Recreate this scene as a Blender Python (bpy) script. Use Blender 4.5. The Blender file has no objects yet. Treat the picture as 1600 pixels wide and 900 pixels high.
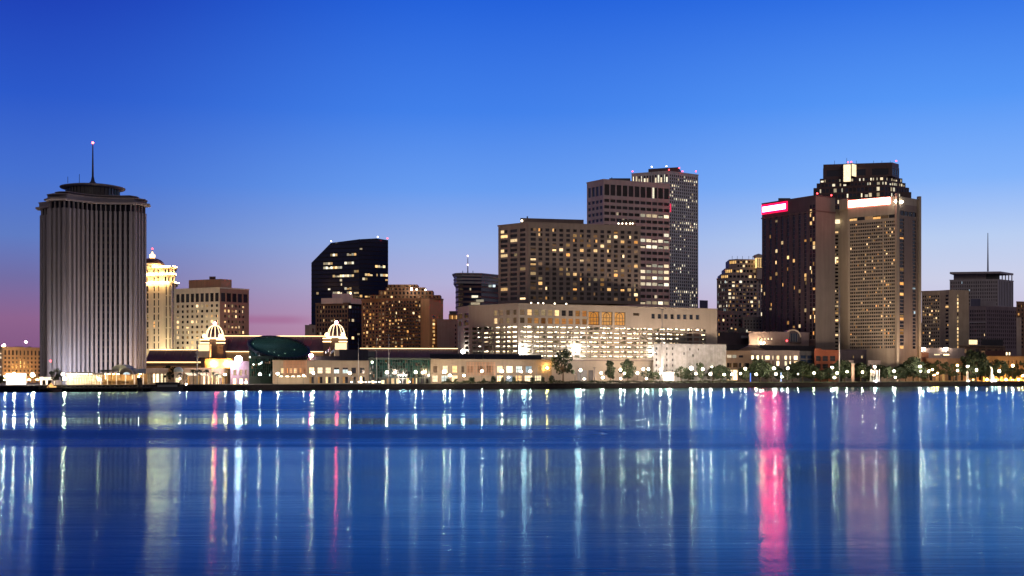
import bpy, math, random
random.seed(11)
SC = bpy.context.scene
COL = SC.collection
F, CZ, HY, G = 1931.0, 9.0, 585.0, 3.5      # focal length in photo pixels, eye height, horizon row, quay level
R = math.radians

# ---------------------------------------------------------------- photo -> place
def px(p, Y): return (p - 800) / F * Y
def pz(q, Y): return CZ + (HY - q) / F * Y
def P(p, Y): return (px(p, Y), Y)
def shore(p, back=0.0):
    k = (p - 800) / F
    t = (620 * k + 257) / (657 - 345 * k)
    return 620 + 345 * t + back
BANK = math.atan2(345, 657)

# ---------------------------------------------------------------- materials
MATS = {}
def nodes_of(name):
    m = bpy.data.materials.new(name); m.use_nodes = True
    nt = m.node_tree; nt.nodes.clear()
    out = nt.nodes.new('ShaderNodeOutputMaterial')
    return m, nt, out
def mathn(nt, op, a, b=None, c=None, clamp=False):
    n = nt.nodes.new('ShaderNodeMath'); n.operation = op; n.use_clamp = clamp
    for i, v in enumerate((a, b, c)):
        if v is None: continue
        if isinstance(v, (int, float)): n.inputs[i].default_value = v
        else: nt.links.new(v, n.inputs[i])
    return n.outputs[0]
def mixc(nt, fac, a, b, mode='MIX'):
    n = nt.nodes.new('ShaderNodeMix'); n.data_type = 'RGBA'; n.blend_type = mode
    for i, v in ((0, fac), (6, a), (7, b)):
        if isinstance(v, (int, float)): n.inputs[i].default_value = v
        elif isinstance(v, tuple): n.inputs[i].default_value = (*v[:3], 1)
        else: nt.links.new(v, n.inputs[i])
    return n.outputs[2]
def noise(nt, vec, scale, detail=3.0, rough=.55, sc=None):
    if sc:
        mp = nt.nodes.new('ShaderNodeMapping'); mp.inputs['Scale'].default_value = sc
        nt.links.new(vec, mp.inputs['Vector']); vec = mp.outputs[0]
    n = nt.nodes.new('ShaderNodeTexNoise'); n.inputs['Scale'].default_value = scale
    n.inputs['Detail'].default_value = detail; n.inputs['Roughness'].default_value = rough
    nt.links.new(vec, n.inputs['Vector'])
    return n.outputs[0]
def surf(name, col, rough=.8, var=.3, scale=.12, streak=.25, metal=0.0, spec=.4, bump=0.0):
    """a weathered surface: broad patches, vertical weather streaks and fine grain"""
    if name in MATS: return MATS[name]
    m, nt, out = nodes_of(name)
    b = nt.nodes.new('ShaderNodeBsdfPrincipled'); nt.links.new(b.outputs[0], out.inputs[0])
    tc = nt.nodes.new('ShaderNodeTexCoord').outputs['Object']
    n1 = noise(nt, tc, scale, 4)
    n2 = noise(nt, tc, 1.0, 3, .6, (.5, .5, .03))
    n3 = noise(nt, tc, 1.7, 2)
    a = mathn(nt, 'MULTIPLY_ADD', n1, 2 * var, 1 - var)
    a = mathn(nt, 'MULTIPLY', a, mathn(nt, 'MULTIPLY_ADD', n2, 2 * streak, 1 - streak))
    a = mathn(nt, 'MULTIPLY', a, mathn(nt, 'MULTIPLY_ADD', n3, .24, .88))
    sc = nt.nodes.new('ShaderNodeVectorMath'); sc.operation = 'SCALE'; sc.inputs[0].default_value = col
    nt.links.new(a, sc.inputs['Scale'])
    nt.links.new(sc.outputs[0], b.inputs['Base Color'])
    b.inputs['Roughness'].default_value = rough; b.inputs['Metallic'].default_value = metal
    b.inputs['Specular IOR Level'].default_value = spec
    MATS[name] = m
    return m
def emis(name, col, s, sample=True):
    if name in MATS: return MATS[name]
    m, nt, out = nodes_of(name)
    e = nt.nodes.new('ShaderNodeEmission'); e.inputs[0].default_value = (*col, 1); e.inputs[1].default_value = s
    nt.links.new(e.outputs[0], out.inputs[0])
    if not sample: m.cycles.emission_sampling = 'NONE'
    MATS[name] = m
    return m
def litwin(name, c1, c2, s0, s1):
    """a lit room behind a pane: each pane has its own lamp colour, brightness and clutter"""
    if name in MATS: return MATS[name]
    m, nt, out = nodes_of(name)
    oi = nt.nodes.new('ShaderNodeObjectInfo'); ge = nt.nodes.new('ShaderNodeNewGeometry')
    r = mathn(nt, 'FRACT', mathn(nt, 'ADD', oi.outputs['Random'], ge.outputs['Random Per Island']))
    r2 = mathn(nt, 'FRACT', mathn(nt, 'MULTIPLY', r, 7.31))
    tc = nt.nodes.new('ShaderNodeTexCoord').outputs['Object']
    av = nt.nodes.new('ShaderNodeVectorMath'); av.operation = 'ADD'
    cx = nt.nodes.new('ShaderNodeCombineXYZ'); nt.links.new(mathn(nt, 'MULTIPLY', r, 91.0), cx.inputs[0]); nt.links.new(mathn(nt, 'MULTIPLY', r2, 57.0), cx.inputs[2])
    nt.links.new(tc, av.inputs[0]); nt.links.new(cx.outputs[0], av.inputs[1])
    n = noise(nt, av.outputs[0], .9, 2)
    s = mathn(nt, 'MULTIPLY_ADD', mathn(nt, 'POWER', r2, 1.5), s1 - s0, s0)
    s = mathn(nt, 'MULTIPLY', s, mathn(nt, 'MULTIPLY_ADD', n, 1.5, .3))
    e = nt.nodes.new('ShaderNodeEmission')
    nt.links.new(mixc(nt, r, c1, c2), e.inputs[0]); nt.links.new(s, e.inputs[1])
    nt.links.new(e.outputs[0], out.inputs[0])
    m.cycles.emission_sampling = 'NONE'
    MATS[name] = m
    return m
def glass(name, col=(.012, .014, .022), rough=.12, spec=.6):
    if name in MATS: return MATS[name]
    m, nt, out = nodes_of(name)
    b = nt.nodes.new('ShaderNodeBsdfPrincipled'); nt.links.new(b.outputs[0], out.inputs[0])
    oi = nt.nodes.new('ShaderNodeObjectInfo'); ge = nt.nodes.new('ShaderNodeNewGeometry')
    r = mathn(nt, 'FRACT', mathn(nt, 'ADD', oi.outputs['Random'], ge.outputs['Random Per Island']))
    k = mathn(nt, 'MULTIPLY_ADD', r, 1.6, .3)
    sc = nt.nodes.new('ShaderNodeVectorMath'); sc.operation = 'SCALE'; sc.inputs[0].default_value = col
    nt.links.new(k, sc.inputs['Scale']); nt.links.new(sc.outputs[0], b.inputs['Base Color'])
    b.inputs['Roughness'].default_value = rough
    b.inputs['Specular IOR Level'].default_value = spec
    MATS[name] = m
    return m

DARKW = glass('dark_window')
BLUEW = glass('blue_window', (.012, .025, .06), .1)
FRAME = surf('window_frame', (.06, .055, .05), .5, .1)
WARM = litwin('warm_room', (1, .56, .2), (1, .74, .40), .2, 1.9)
AMBER = litwin('amber_room', (1, .42, .1), (1, .58, .22), .2, 1.3)
WHITE = litwin('white_room', (1, .76, .46), (.95, .92, .72), .3, 1.6)
COOL = litwin('cool_room', (.55, .8, 1), (.9, 1, .9), .3, 1.6)
DIM = litwin('dim_room', (.7, .36, .16), (.8, .5, .3), .06, .3)
BRONZE = litwin('bronze_room', (1, .36, .08), (1, .46, .14), .12, .55)
SHOP = litwin('shop_light', (1, .72, .36), (1, .84, .55), 1.2, 4.0)

# ---------------------------------------------------------------- mesh accumulation
class Acc:
    def __init__(s): s.v, s.f, s.m, s.mats, s.sm = [], [], [], [], []
    def mi(s, m):
        if m not in s.mats: s.mats.append(m)
        return s.mats.index(m)
    def face(s, pts, m, smooth=False):
        k = len(s.v); s.v += [tuple(p) for p in pts]
        s.f.append(tuple(range(k, k + len(pts)))); s.m.append(s.mi(m)); s.sm.append(smooth)
    def prism(s, poly, z0, z1, m, top=True, bottom=True, topm=None):
        n = len(poly)
        for i in range(n):
            a, b = poly[i], poly[(i + 1) % n]
            s.face([(*a, z0), (*b, z0), (*b, z1), (*a, z1)], m)
        if top: s.face([(*p, z1) for p in poly], topm or m)
        if bottom: s.face([(*p, z0) for p in reversed(poly)], m)
    def box(s, x0, x1, y0, y1, z0, z1, m): s.prism([(x0, y0), (x1, y0), (x1, y1), (x0, y1)], z0, z1, m)
    def obox(s, c, lx, ly, z0, z1, ang, m):
        ca, sa = math.cos(ang), math.sin(ang)
        s.prism([(c[0] + ca * x - sa * y, c[1] + sa * x + ca * y) for x, y in ((-lx/2, -ly/2), (lx/2, -ly/2), (lx/2, ly/2), (-lx/2, ly/2))], z0, z1, m)
    def tube(s, a, b, r, m, n=6, r2=None):
        from mathutils import Vector
        a, b = Vector(a), Vector(b); d = (b - a).normalized()
        u = d.orthogonal().normalized(); w = d.cross(u); r2 = r if r2 is None else r2
        k = len(s.v); idx = s.mi(m)
        for i in range(n):
            t = 2 * math.pi * i / n; o = u * math.cos(t) + w * math.sin(t)
            s.v += [tuple(a + o * r), tuple(b + o * r2)]
        for i in range(n):
            j = (i + 1) % n
            s.f.append((k + 2*i, k + 2*j, k + 2*j + 1, k + 2*i + 1)); s.m.append(idx); s.sm.append(True)
        s.f.append(tuple(k + 2*i + 1 for i in range(n))); s.m.append(idx); s.sm.append(False)
        s.f.append(tuple(k + 2*i for i in reversed(range(n)))); s.m.append(idx); s.sm.append(False)
    def lathe(s, c, prof, m, n=24, sx=1.0, sy=1.0, smooth=True):
        k = len(s.v); idx = s.mi(m)
        for r, z in prof:
            for i in range(n):
                t = 2 * math.pi * i / n
                s.v.append((c[0] + sx * r * math.cos(t), c[1] + sy * r * math.sin(t), z))
        for q in range(len(prof) - 1):
            for i in range(n):
                j = (i + 1) % n
                s.f.append((k + q*n + i, k + q*n + j, k + (q+1)*n + j, k + (q+1)*n + i)); s.m.append(idx); s.sm.append(smooth)
        s.f.append(tuple(k + (len(prof)-1)*n + i for i in range(n))); s.m.append(idx); s.sm.append(False)
        s.f.append(tuple(k + i for i in reversed(range(n)))); s.m.append(idx); s.sm.append(False)
    def ball(s, c, r, m, n=10, rz=None):
        rz = rz or r
        s.lathe(c, [(max(.001, r * math.sin(math.pi * i / n)), c[2] - rz * math.cos(math.pi * i / n)) for i in range(n + 1)], m, n + 2)
    def mesh(s, name, org=(0, 0, 0)):
        me = bpy.data.meshes.new(name)
        me.from_pydata([(x - org[0], y - org[1], z - org[2]) for x, y, z in s.v], [], s.f)
        for m in s.mats: me.materials.append(m)
        me.polygons.foreach_set('material_index', s.m); me.polygons.foreach_set('use_smooth', s.sm)
        me.update()
        return me

def link(name, me, parent=None, loc=(0, 0, 0), rz=0.0, kind=None, label=None):
    o = bpy.data.objects.new(name, me); COL.objects.link(o)
    o.parent = parent; o.location = loc; o.rotation_euler = (0, 0, rz)
    if kind: o['kind'] = kind
    if label: o['label'] = label
    return o
def tag(o, label, cat, group=None):
    o['label'] = label; o['category'] = cat
    if group: o['group'] = group
def setting(name, acc, kind='structure'): return link(name, acc.mesh(name), kind=kind)

# window panes: geometry in the pane's own plane (x along the wall, z up), slot 0 = room, 1 = dark, 2 = frame
def wgeom(w, h, var):
    a, b, g = [], w / 2, h / 2
    def q(x0, x1, z0, z1, y, s): a.append(([(x0, y, z0), (x1, y, z0), (x1, y, z1), (x0, y, z1)], s))
    if var in ('full', 'bars', 'arch', 'tall'): q(-b, b, -g, g, 0, 0)
    elif var == 'half': q(-b, b * .05, -g, g, 0, 1); q(b * .05, b, -g, g, 0, 0)
    elif var == 'halfl': q(-b, -b * .1, -g, g, 0, 0); q(-b * .1, b, -g, g, 0, 1)
    elif var == 'low': q(-b, b, -g, g * .3, 0, 0); q(-b, b, g * .3, g, 0, 1)
    t = min(.14, w * .06)
    if var in ('half', 'halfl', 'low', 'bars') and w > 1.2: q(-t / 2, t / 2, -g, g, -.05, 2)
    if var == 'bars':
        for x in (-b / 2, b / 2): q(x - t / 2, x + t / 2, -g, g, -.05, 2)
        q(-b, b, -t / 2, t / 2, -.07, 2)
    if var == 'tall':
        for i in range(1, max(2, int(h / 3.4))): 
            z = -g + i * h / max(2, int(h / 3.4)); q(-b, b, z - .3, z + .3, -.05, 2)
    if var == 'arch':
        T = .34; r = w * .30; zc = g * .12
        for x in (-w * .30, w * .30): q(x - T / 2, x + T / 2, -g, zc, -.06, 2)
        for x in (-b, b - T): q(x, x + T, -g, g, -.06, 2)
        q(-b, b, zc - g * .55 - T / 2, zc - g * .55 + T / 2, -.08, 2); q(-b, b, g - T, g, -.08, 2); q(-b, b, -g, -g + T, -.08, 2)
        q(-T / 3, T / 3, -g, g, -.1, 2); q(-b, b, zc - .15, zc + .15, -.1, 2)
        n = 12
        for i in range(n):
            t0, t1 = math.pi * i / n, math.pi * (i + 1) / n
            p = lambda t, rr: (rr * math.cos(t), -.12, zc + rr * math.sin(t) * g * .75 / (w * .30))
            a.append(([p(t1, r - T / 2), p(t0, r - T / 2), p(t0, r + T / 2), p(t1, r + T / 2)], 2))
    return a
WCACHE = {}
def win_mesh(w, h, var, room):
    w, h = round(w, 1), round(h, 1)
    k = (w, h, var, room.name)
    if k not in WCACHE:
        c, f = Acc(), Acc(); mm = (room, DARKW, FRAME); own = var in ('bars', 'arch', 'tall')
        for pts, s in wgeom(w, h, var): (f if own and s == 2 else c).face(pts, mm[s])
        WCACHE[k] = (c.mesh('window'), f.mesh('frame') if f.f else None)
    return WCACHE[k]

class Thing:
    def __init__(s, name, label, cat, loc, group=None):
        s.o = bpy.data.objects.new(name, None); COL.objects.link(s.o); s.o.empty_display_size = 2
        s.loc = (loc[0], loc[1], loc[2] if len(loc) > 2 else G); s.o.location = s.loc
        tag(s.o, label, cat, group)
        s.parts = {}; s.wins = []
    def acc(s, name): return s.parts.setdefault(name, Acc())
    def add(s, name, acc, parent=None, kind=None, label=None):
        return link(name, acc.mesh(name, s.loc), parent or s.o, kind=kind, label=label)
    def done(s, most=92):
        made = {}
        for n, a in s.parts.items():
            if a.f: made[n] = s.add(n, a)
        lit = [w for w in s.wins if w[4] not in (DARKW, BLUEW)]; dark = [w for w in s.wins if w[4] in (DARKW, BLUEW)]
        random.shuffle(lit); random.shuffle(dark)
        ws = sorted(lit, key=lambda w: -round(w[2] * w[3] / 8)) + dark
        for c, ang, w, h, room, var in ws[:most]:
            pm, fm = win_mesh(w, h, var, room)
            wo = link('window', pm, s.o, (c[0] - s.loc[0], c[1] - s.loc[1], c[2] - s.loc[2]), ang)
            if fm: link('frame', fm, wo)
        rest = ws[most:]
        if rest:
            A = Acc()
            for c, ang, w, h, room, var in rest:
                ca, sa = math.cos(ang), math.sin(ang); mm = (room, DARKW, FRAME)
                for pts, sl in wgeom(w, h, var):
                    A.face([(c[0] + ca * x - sa * y, c[1] + sa * x + ca * y, c[2] + z) for x, y, z in pts], mm[sl])
            s.add('window', A, kind='stuff')
        return made

def grid(n, a, b, r):
    w = (b - a) / n
    return [(a + (i + .5 - r / 2) * w, a + (i + .5 + r / 2) * w) for i in range(n)]
def upx(A, C, p):
    k = (p - 800) / F; dx, dy = C[0] - A[0], C[1] - A[1]
    return (k * A[1] - A[0]) / (dx - k * dy) * math.hypot(dx, dy)
def facade(T, A, C, z0, z1, rects, wm, rec=.45, part='wall', pane=True):
    """one wall with real openings: rects = (u0, u1, z0, z1, room or None, variant)"""
    a = T.acc(part); L = math.hypot(C[0] - A[0], C[1] - A[1])
    d = ((C[0] - A[0]) / L, (C[1] - A[1]) / L); n = (d[1], -d[0]); ang = math.atan2(d[1], d[0])
    pt = lambda u, z, e=0.0: (A[0] + d[0] * u - n[0] * e, A[1] + d[1] * u - n[1] * e, z)
    rects = [r for r in rects if r[0] > .01 and r[1] < L - .01 and r[2] > z0 and r[3] < z1]
    zs = sorted({z0, z1} | {round(r[2], 3) for r in rects} | {round(r[3], 3) for r in rects})
    for q in range(len(zs) - 1):
        b, t = zs[q], zs[q + 1]; mid = (b + t) / 2
        if t - b < .004: continue
        row = sorted((r[0], r[1]) for r in rects if r[2] < mid < r[3])
        u = 0.0
        for r0, r1 in row + [(L, L)]:
            if r0 - u > .004: a.face([pt(u, b), pt(r0, b), pt(r0, t), pt(u, t)], wm)
            u = max(u, r1)
    for r in rects:
        u0, u1, b, t = r[:4]
        a.face([pt(u0, b), pt(u0, b, rec), pt(u0, t, rec), pt(u0, t)], wm)
        a.face([pt(u1, b, rec), pt(u1, b), pt(u1, t), pt(u1, t, rec)], wm)
        a.face([pt(u0, b), pt(u1, b), pt(u1, b, rec), pt(u0, b, rec)], wm)
        a.face([pt(u0, t, rec), pt(u1, t, rec), pt(u1, t), pt(u0, t)], wm)
        if r[4] is not None:
            T.wins.append((pt((u0 + u1) / 2, (b + t) / 2, rec), ang, u1 - u0, t - b, r[4], r[5]))
    return d, n, L

VARS = ('full', 'full', 'half', 'halfl', 'low')
def lit_rand(p, rooms=(WARM,), dark=DARKW, dim=.0):
    def fn(i, j):
        x = random.random()
        if x < p: return random.choice(rooms), random.choice(VARS)
        if x < p + dim: return DIM, random.choice(VARS)
        return dark, 'full'
    return fn
def lit_rows(prow, prun, rooms=(WHITE,), base=.03, dark=DARKW, rows=None):
    """floors with the lights left on: long runs along some floors"""
    st = {}
    def fn(i, j):
        if j not in st: st[j] = [(random.random() < prow) if rows is None else (j in rows), False]
        on, run = st[j]
        if on:
            if random.random() < .35: st[j][1] = random.random() < prun
            if st[j][1]: return random.choice(rooms), random.choice(('full', 'full', 'full', 'low'))
        if random.random() < base: return random.choice(rooms), random.choice(VARS)
        return dark, 'full'
    return fn
def face_rects(A, C, Yr, f):
    """f: p=(left px, right px), cols, r, y=(top py, bottom py), rows, h, lit"""
    us = f.get('us')
    if us is None:
        u0, u1 = upx(A, C, f['p'][0]), upx(A, C, f['p'][1])
        us = grid(f['cols'], u0, u1, f.get('r', .6))
    else: us = [(upx(A, C, a), upx(A, C, b)) for a, b in us]
    zt, zb = pz(f['y'][0], Yr), pz(f['y'][1], Yr)
    vs = f.get('vs')
    if vs is None: vs = list(reversed(grid(f['rows'], zb, zt, f.get('h', .55))))
    else: vs = [(pz(b, Yr), pz(a, Yr)) for a, b in vs]
    out = []
    for j, (a, b) in enumerate(vs):
        for i, (c, d) in enumerate(us):
            if f.get('skip') and f['skip'](i, j): continue
            g = f['lit'](i, j)
            if g is None: continue
            room, var = g
            out.append((c, d, a, b, room, f.get('var') or var))
    return out
def backs(A, C, D):
    out = []
    for p, sg in ((C, -1), (A, 1)):
        L = math.hypot(*p); out.append((p[0] + p[0] / L * D + sg * D * .03, p[1] + p[1] / L * D))
    return out
def building(name, label, cat, fronts, ytop, faces, wm, ref=0, depth=None, z0=None, rec=.45, group=None, roofm=None, trim=None, mats=None):
    """fronts: (px, distance) corners seen from the river, left to right"""
    Yr = fronts[ref][1]; pts = [P(*f) for f in fronts]
    z0 = G - .2 if z0 is None else z0
    z1 = pz(ytop, Yr)
    if len(pts) == 2:
        back = backs(pts[0], pts[-1], depth or 25)
    elif len(pts) == 3: back = [(pts[0][0] + pts[2][0] - pts[1][0], pts[0][1] + pts[2][1] - pts[1][1])]
    else:
        back = backs(pts[0], pts[-1], depth or 30)
    poly = pts + back
    b = [sum(p[0] for p in poly) / len(poly), sum(p[1] for p in poly) / len(poly)]
    T = Thing(name, label, cat, (b[0], b[1], G), group)
    T.poly, T.z1, T.z0, T.pts, T.Yr = poly, z1, z0, pts, Yr
    for i in range(len(pts) - 1):
        fs = faces[i] if i < len(faces) else None
        rects = []
        for f in (fs if isinstance(fs, list) else [fs] if fs else []): rects += face_rects(pts[i], pts[i + 1], Yr, f)
        facade(T, pts[i], pts[i + 1], z0, z1, rects, (mats or {}).get(i, wm), rec)
    n = len(poly); a = T.acc('wall')
    for i in range(len(pts) - 1, n):
        p, q = poly[i], poly[(i + 1) % n]
        a.face([(*p, z0), (*q, z0), (*q, z1), (*p, z1)], wm)
    # roof with a parapet coping
    rm = roofm or ROOF
    T.acc('roof').face([(*p, z1 - .02) for p in poly], rm)
    if trim is not False:
        k = 1.012 if len(poly) else 1
        o = [(b[0] + (p[0] - b[0]) * k, b[1] + (p[1] - b[1]) * k) for p in poly]
        T.acc('parapet').prism(o, z1 - .25, z1 + .7, trim or wm)
    return T
def blockpx(T, part, p0, p1, Y, ytop, ybot, m, depth=12, Y1=None):
    Y1 = Y if Y1 is None else Y1
    A, C = P(p0, Y), P(p1, Y1)
    b = Acc(); b.prism([A, C] + backs(A, C, depth), pz(ybot, Y), pz(ytop, Y), m); T.add(part, b)
def ballpx(T, part, p, Y, q, r, m): T.acc(part).ball((px(p, Y), Y, pz(q, Y)), r, m, 6)
def mast(T, part, p, Y, ytop, ybot, r, m, r2=None):
    x = px(p, Y); b = Acc(); b.tube((x, Y, pz(ybot, Y)), (x, Y, pz(ytop, Y)), r, m, 5, r2); T.add(part, b)

ROOF = surf('flat_roof', (.09, .085, .085), .9)
CONC = surf('grey_concrete', (.34, .31, .31))
TAN = surf('tan_concrete', (.42, .34, .27))
BROWN = surf('brown_brick', (.22, .13, .09))
DKBROWN = surf('dark_brown_stone', (.12, .085, .085))
CREAM = surf('cream_stone', (.55, .49, .40))
PALE = surf('pale_stone', (.50, .46, .46))
GREYW = surf('grey_stone', (.32, .29, .31))
WHITEP = surf('white_paint', (.70, .70, .68), .7, .25, .2, .3)
STAINED = surf('stained_white_wall', (.25, .265, .285), .8, .55, .35, .4)
BLACKS = surf('black_steel', (.02, .02, .025), .5, .2)
DKMETAL = surf('dark_metal', (.05, .05, .06), .5, .2, spec=.5)
GREYM = surf('grey_metal', (.25, .26, .28), .45, .2, spec=.5)
REDBRICK = surf('red_brick', (.30, .09, .045))
PURPLE = surf('purple_roof_metal', (.075, .045, .075), .55, .25)
BLACKGL = glass('black_curtain_glass', (.006, .006, .012), .08, .5)
BLUEGL = glass('blue_curtain_glass', (.01, .02, .05), .1)
GREENGL = glass('green_glass', (.005, .026, .024), .15)
PALEL = emis('pale_beacon', (1, .85, .6), 9)
REDL = emis('red_beacon', (1, .05, .06), 9)
WHITEL = emis('white_lamp', (1, .73, .53), 950)
WARML = emis('warm_lamp', (1, .70, .36), 600)
AMBERL = emis('amber_lamp', (1, .48, .12), 600)
STRING = emis('string_lights', (1, .66, .3), 4.5)
FLOODL = emis('flood_lamp', (1, .95, .88), 100)
# ---------------------------------------------------------------- settings used further down
WATER_ROUGH = [(45, .24), (56, .22), (70, .15), (100, .135), (138, .14), (178, .32), (192, .32), (224, .09), (246, .09), (310, .25), (360, .24), (430, .20), (620, .17), (690, .10), (880, .10)]
WATER_BUMP, WATER_SWELL = .022, .03
WATER_TINT = (.52, .92, 1)
TOWER_FLOOD = 2400
SKY = [
  [(0, (120, 80, 122)), (2.4, (140, 98, 142)), (4.2, (112, 108, 165)), (6, (92, 122, 195)), (8.5, (68, 112, 208)), (12, (40, 88, 202)), (17, (22, 56, 178)), (28, (10, 72, 194)), (45, (5, 36, 122))],
  [(0, (196, 138, 158)), (2.4, (190, 152, 186)), (4.2, (178, 176, 216)), (6, (152, 176, 230)), (8.5, (103, 156, 240)), (12, (64, 128, 234)), (17, (32, 96, 218)), (28, (12, 90, 216)), (45, (5, 44, 136))],
  [(0, (200, 182, 205)), (2.4, (204, 194, 220)), (4.2, (203, 207, 232)), (6, (184, 205, 241)), (8.5, (129, 178, 250)), (12, (84, 150, 246)), (17, (38, 106, 226)), (28, (13, 96, 222)), (45, (5, 46, 140))],
  [(0, (100, 84, 80)), (4, (122, 104, 98)), (10, (122, 106, 106)), (20, (90, 86, 102)), (45, (30, 36, 66))]]
SUN = (.26, (1, .86, .72))
# ================================================================ SETTING
def quay_line(back, p0=-900, p1=2700, step=120):
    """points along the bank, so many metres inland, in world space"""
    t0, t1 = -1.6, 2.2
    n = 60; out = []
    for i in range(n + 1):
        t = t0 + (t1 - t0) * i / n
        w = 1.2 * math.sin(t * 23) + .8 * math.sin(t * 61 + 1)
        out.append((-257 + 657 * t - .464 * (back + w * .5), 620 + 345 * t + .886 * (back + w * .5)))
    return out
rock = surf('wet_dark_rock', (.006, .006, .007), 1.0, .5, .4, .1, spec=.04)
a = Acc(); l0, l1, l2 = quay_line(-1), quay_line(5), quay_line(6.5)
for i in range(60):
    for A, B, za, zb in ((l0, l1, -.6, G - .5), (l1, l2, G - .5, G - .05)):
        a.face([(*A[i], za), (*A[i+1], za), (*B[i+1], zb), (*B[i], zb)], rock)
setting('river_bank', a)
a = Acc(); far = [(p[0] - 3000, p[1] + 5200) for p in l2]
gm = surf('paved_ground', (.07, .066, .062), .9, .3, .05, .05)
for i in range(60): a.face([(*l2[i], G - .05), (*l2[i+1], G - .05), (*far[i+1], G - .05), (*far[i], G - .05)], gm)
setting('ground', a)
a = Acc(); g0, g1 = quay_line(7), quay_line(22)
for i in range(34, 58): a.face([(*g0[i], G + .05), (*g0[i+1], G + .05), (*g1[i+1], G + .25), (*g1[i], G + .25)], surf('levee_grass', (.03, .065, .022), .95, .5, .5, .1))
setting('levee_lawn', a)
a = Acc(); g0, g1 = quay_line(9), quay_line(16)
for i in range(0, 34): a.face([(*g0[i], G + .02), (*g0[i+1], G + .02), (*g1[i+1], G + .02), (*g1[i], G + .02)], surf('promenade_paving', (.12, .11, .10), .9, .3, .3, .05))
setting('promenade', a)

# ---- the river: a rough dielectric, with patches of wind that ruffle it
m, nt, out = nodes_of('river_water')
gl = nt.nodes.new('ShaderNodeBsdfGlossy'); gl.distribution = 'GGX'; gl.inputs['Color'].default_value = (*WATER_TINT, 1)
df = nt.nodes.new('ShaderNodeBsdfDiffuse'); df.inputs['Color'].default_value = (.002, .085, .21, 1)
fr = nt.nodes.new('ShaderNodeFresnel'); fr.inputs['IOR'].default_value = 1.33
mx = nt.nodes.new('ShaderNodeMixShader'); nt.links.new(df.outputs[0], mx.inputs[1]); nt.links.new(gl.outputs[0], mx.inputs[2]); nt.links.new(mx.outputs[0], out.inputs[0])
ge = nt.nodes.new('ShaderNodeNewGeometry'); pos = ge.outputs['Position']
sx = nt.nodes.new('ShaderNodeSeparateXYZ'); nt.links.new(pos, sx.inputs[0])
wob = noise(nt, pos, .05, 4, .65, (.12, 1, 1))
w1 = noise(nt, pos, .004, 2, .5, (1, .8, 1)); w2 = noise(nt, pos, .06, 4, .65, (.06, 1.0, 1))
w3 = noise(nt, pos, .35, 3, .6, (.03, 1.0, 1))
warp = mathn(nt, 'ADD', mathn(nt, 'ADD', mathn(nt, 'MULTIPLY_ADD', w1, .26, -.13), mathn(nt, 'MULTIPLY_ADD', w2, .36, -.18)), mathn(nt, 'MULTIPLY_ADD', w3, .16, -.08))
lv = mathn(nt, 'LOGARITHM', mathn(nt, 'MULTIPLY', sx.outputs[1], mathn(nt, 'ADD', warp, 1.0)), 10.0)
fac = mathn(nt, 'DIVIDE', mathn(nt, 'SUBTRACT', lv, 1.6), 1.4, None, True)     # 40 m .. 1000 m
rr = nt.nodes.new('ShaderNodeValToRGB'); nt.links.new(fac, rr.inputs[0])
def lf(Y): return (math.log10(Y) - 1.6) / 1.4
els = WATER_ROUGH
rr.color_ramp.elements[0].position = lf(els[0][0]); rr.color_ramp.elements[0].color = (els[0][1],) * 3 + (1,)
rr.color_ramp.elements[1].position = min(1, lf(els[-1][0])); rr.color_ramp.elements[1].color = (els[-1][1],) * 3 + (1,)
for Y, v in els[1:-1]:
    e = rr.color_ramp.elements.new(lf(Y)); e.color = (v, v, v, 1)
rough = mathn(nt, 'ADD', rr.outputs[0], mathn(nt, 'MULTIPLY_ADD', wob, .12, -.06))
# east of the middle of the river the wind drops: no clear lane and no dark lane there
def sstep(v, a_, b_):
    n = nt.nodes.new('ShaderNodeMapRange'); n.interpolation_type = 'SMOOTHSTEP'; n.inputs['From Min'].default_value = a_; n.inputs['From Max'].default_value = b_
    nt.links.new(v, n.inputs['Value']); return n.outputs['Result']
east = mathn(nt, 'MULTIPLY', sstep(mathn(nt, 'ADD', sx.outputs[0], mathn(nt, 'MULTIPLY', w2, 40.0)), 0, 70), mathn(nt, 'MULTIPLY', sstep(sx.outputs[1], 140, 175), mathn(nt, 'SUBTRACT', 1.0, sstep(sx.outputs[1], 330, 460))))
rough = mathn(nt, 'ADD', rough, mathn(nt, 'MULTIPLY', mathn(nt, 'MULTIPLY', east, .95), mathn(nt, "SUBTRACT", .19, rough)))
nt.links.new(rough, gl.inputs['Roughness'])
# wind waves run across the river: far rougher along the stream's width than along the bank
gl.inputs['Anisotropy'].default_value = .62
tv = nt.nodes.new('ShaderNodeCombineXYZ'); tv.inputs[0].default_value = 1.0
nt.links.new(tv.outputs[0], gl.inputs['Tangent'])
eff = mathn(nt, 'MULTIPLY_ADD', rough, -2.2, 1.26, True)     # ruffled water mirrors less at a grazing angle
nt.links.new(mathn(nt, 'MULTIPLY', fr.outputs[0], eff), mx.inputs[0])
h1 = noise(nt, pos, 1.1, 2, .5, (.16, 1.3, 1)); h2 = noise(nt, pos, .16, 2, .5, (.15, 1.5, 1))
bp = nt.nodes.new('ShaderNodeBump'); bp.inputs['Strength'].default_value = 1.0; bp.inputs['Distance'].default_value = 1.0
nt.links.new(mathn(nt, 'MULTIPLY_ADD', h1, WATER_BUMP, mathn(nt, 'MULTIPLY', h2, WATER_SWELL)), bp.inputs['Height'])
for nd in (gl, df, fr): nt.links.new(bp.outputs[0], nd.inputs['Normal'])
a = Acc(); a.face([(-4000, -400, 0), (4000, -400, 0), (4000, 3200, 0), (-4000, 3200, 0)], m)
setting('river_water', a)

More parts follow.
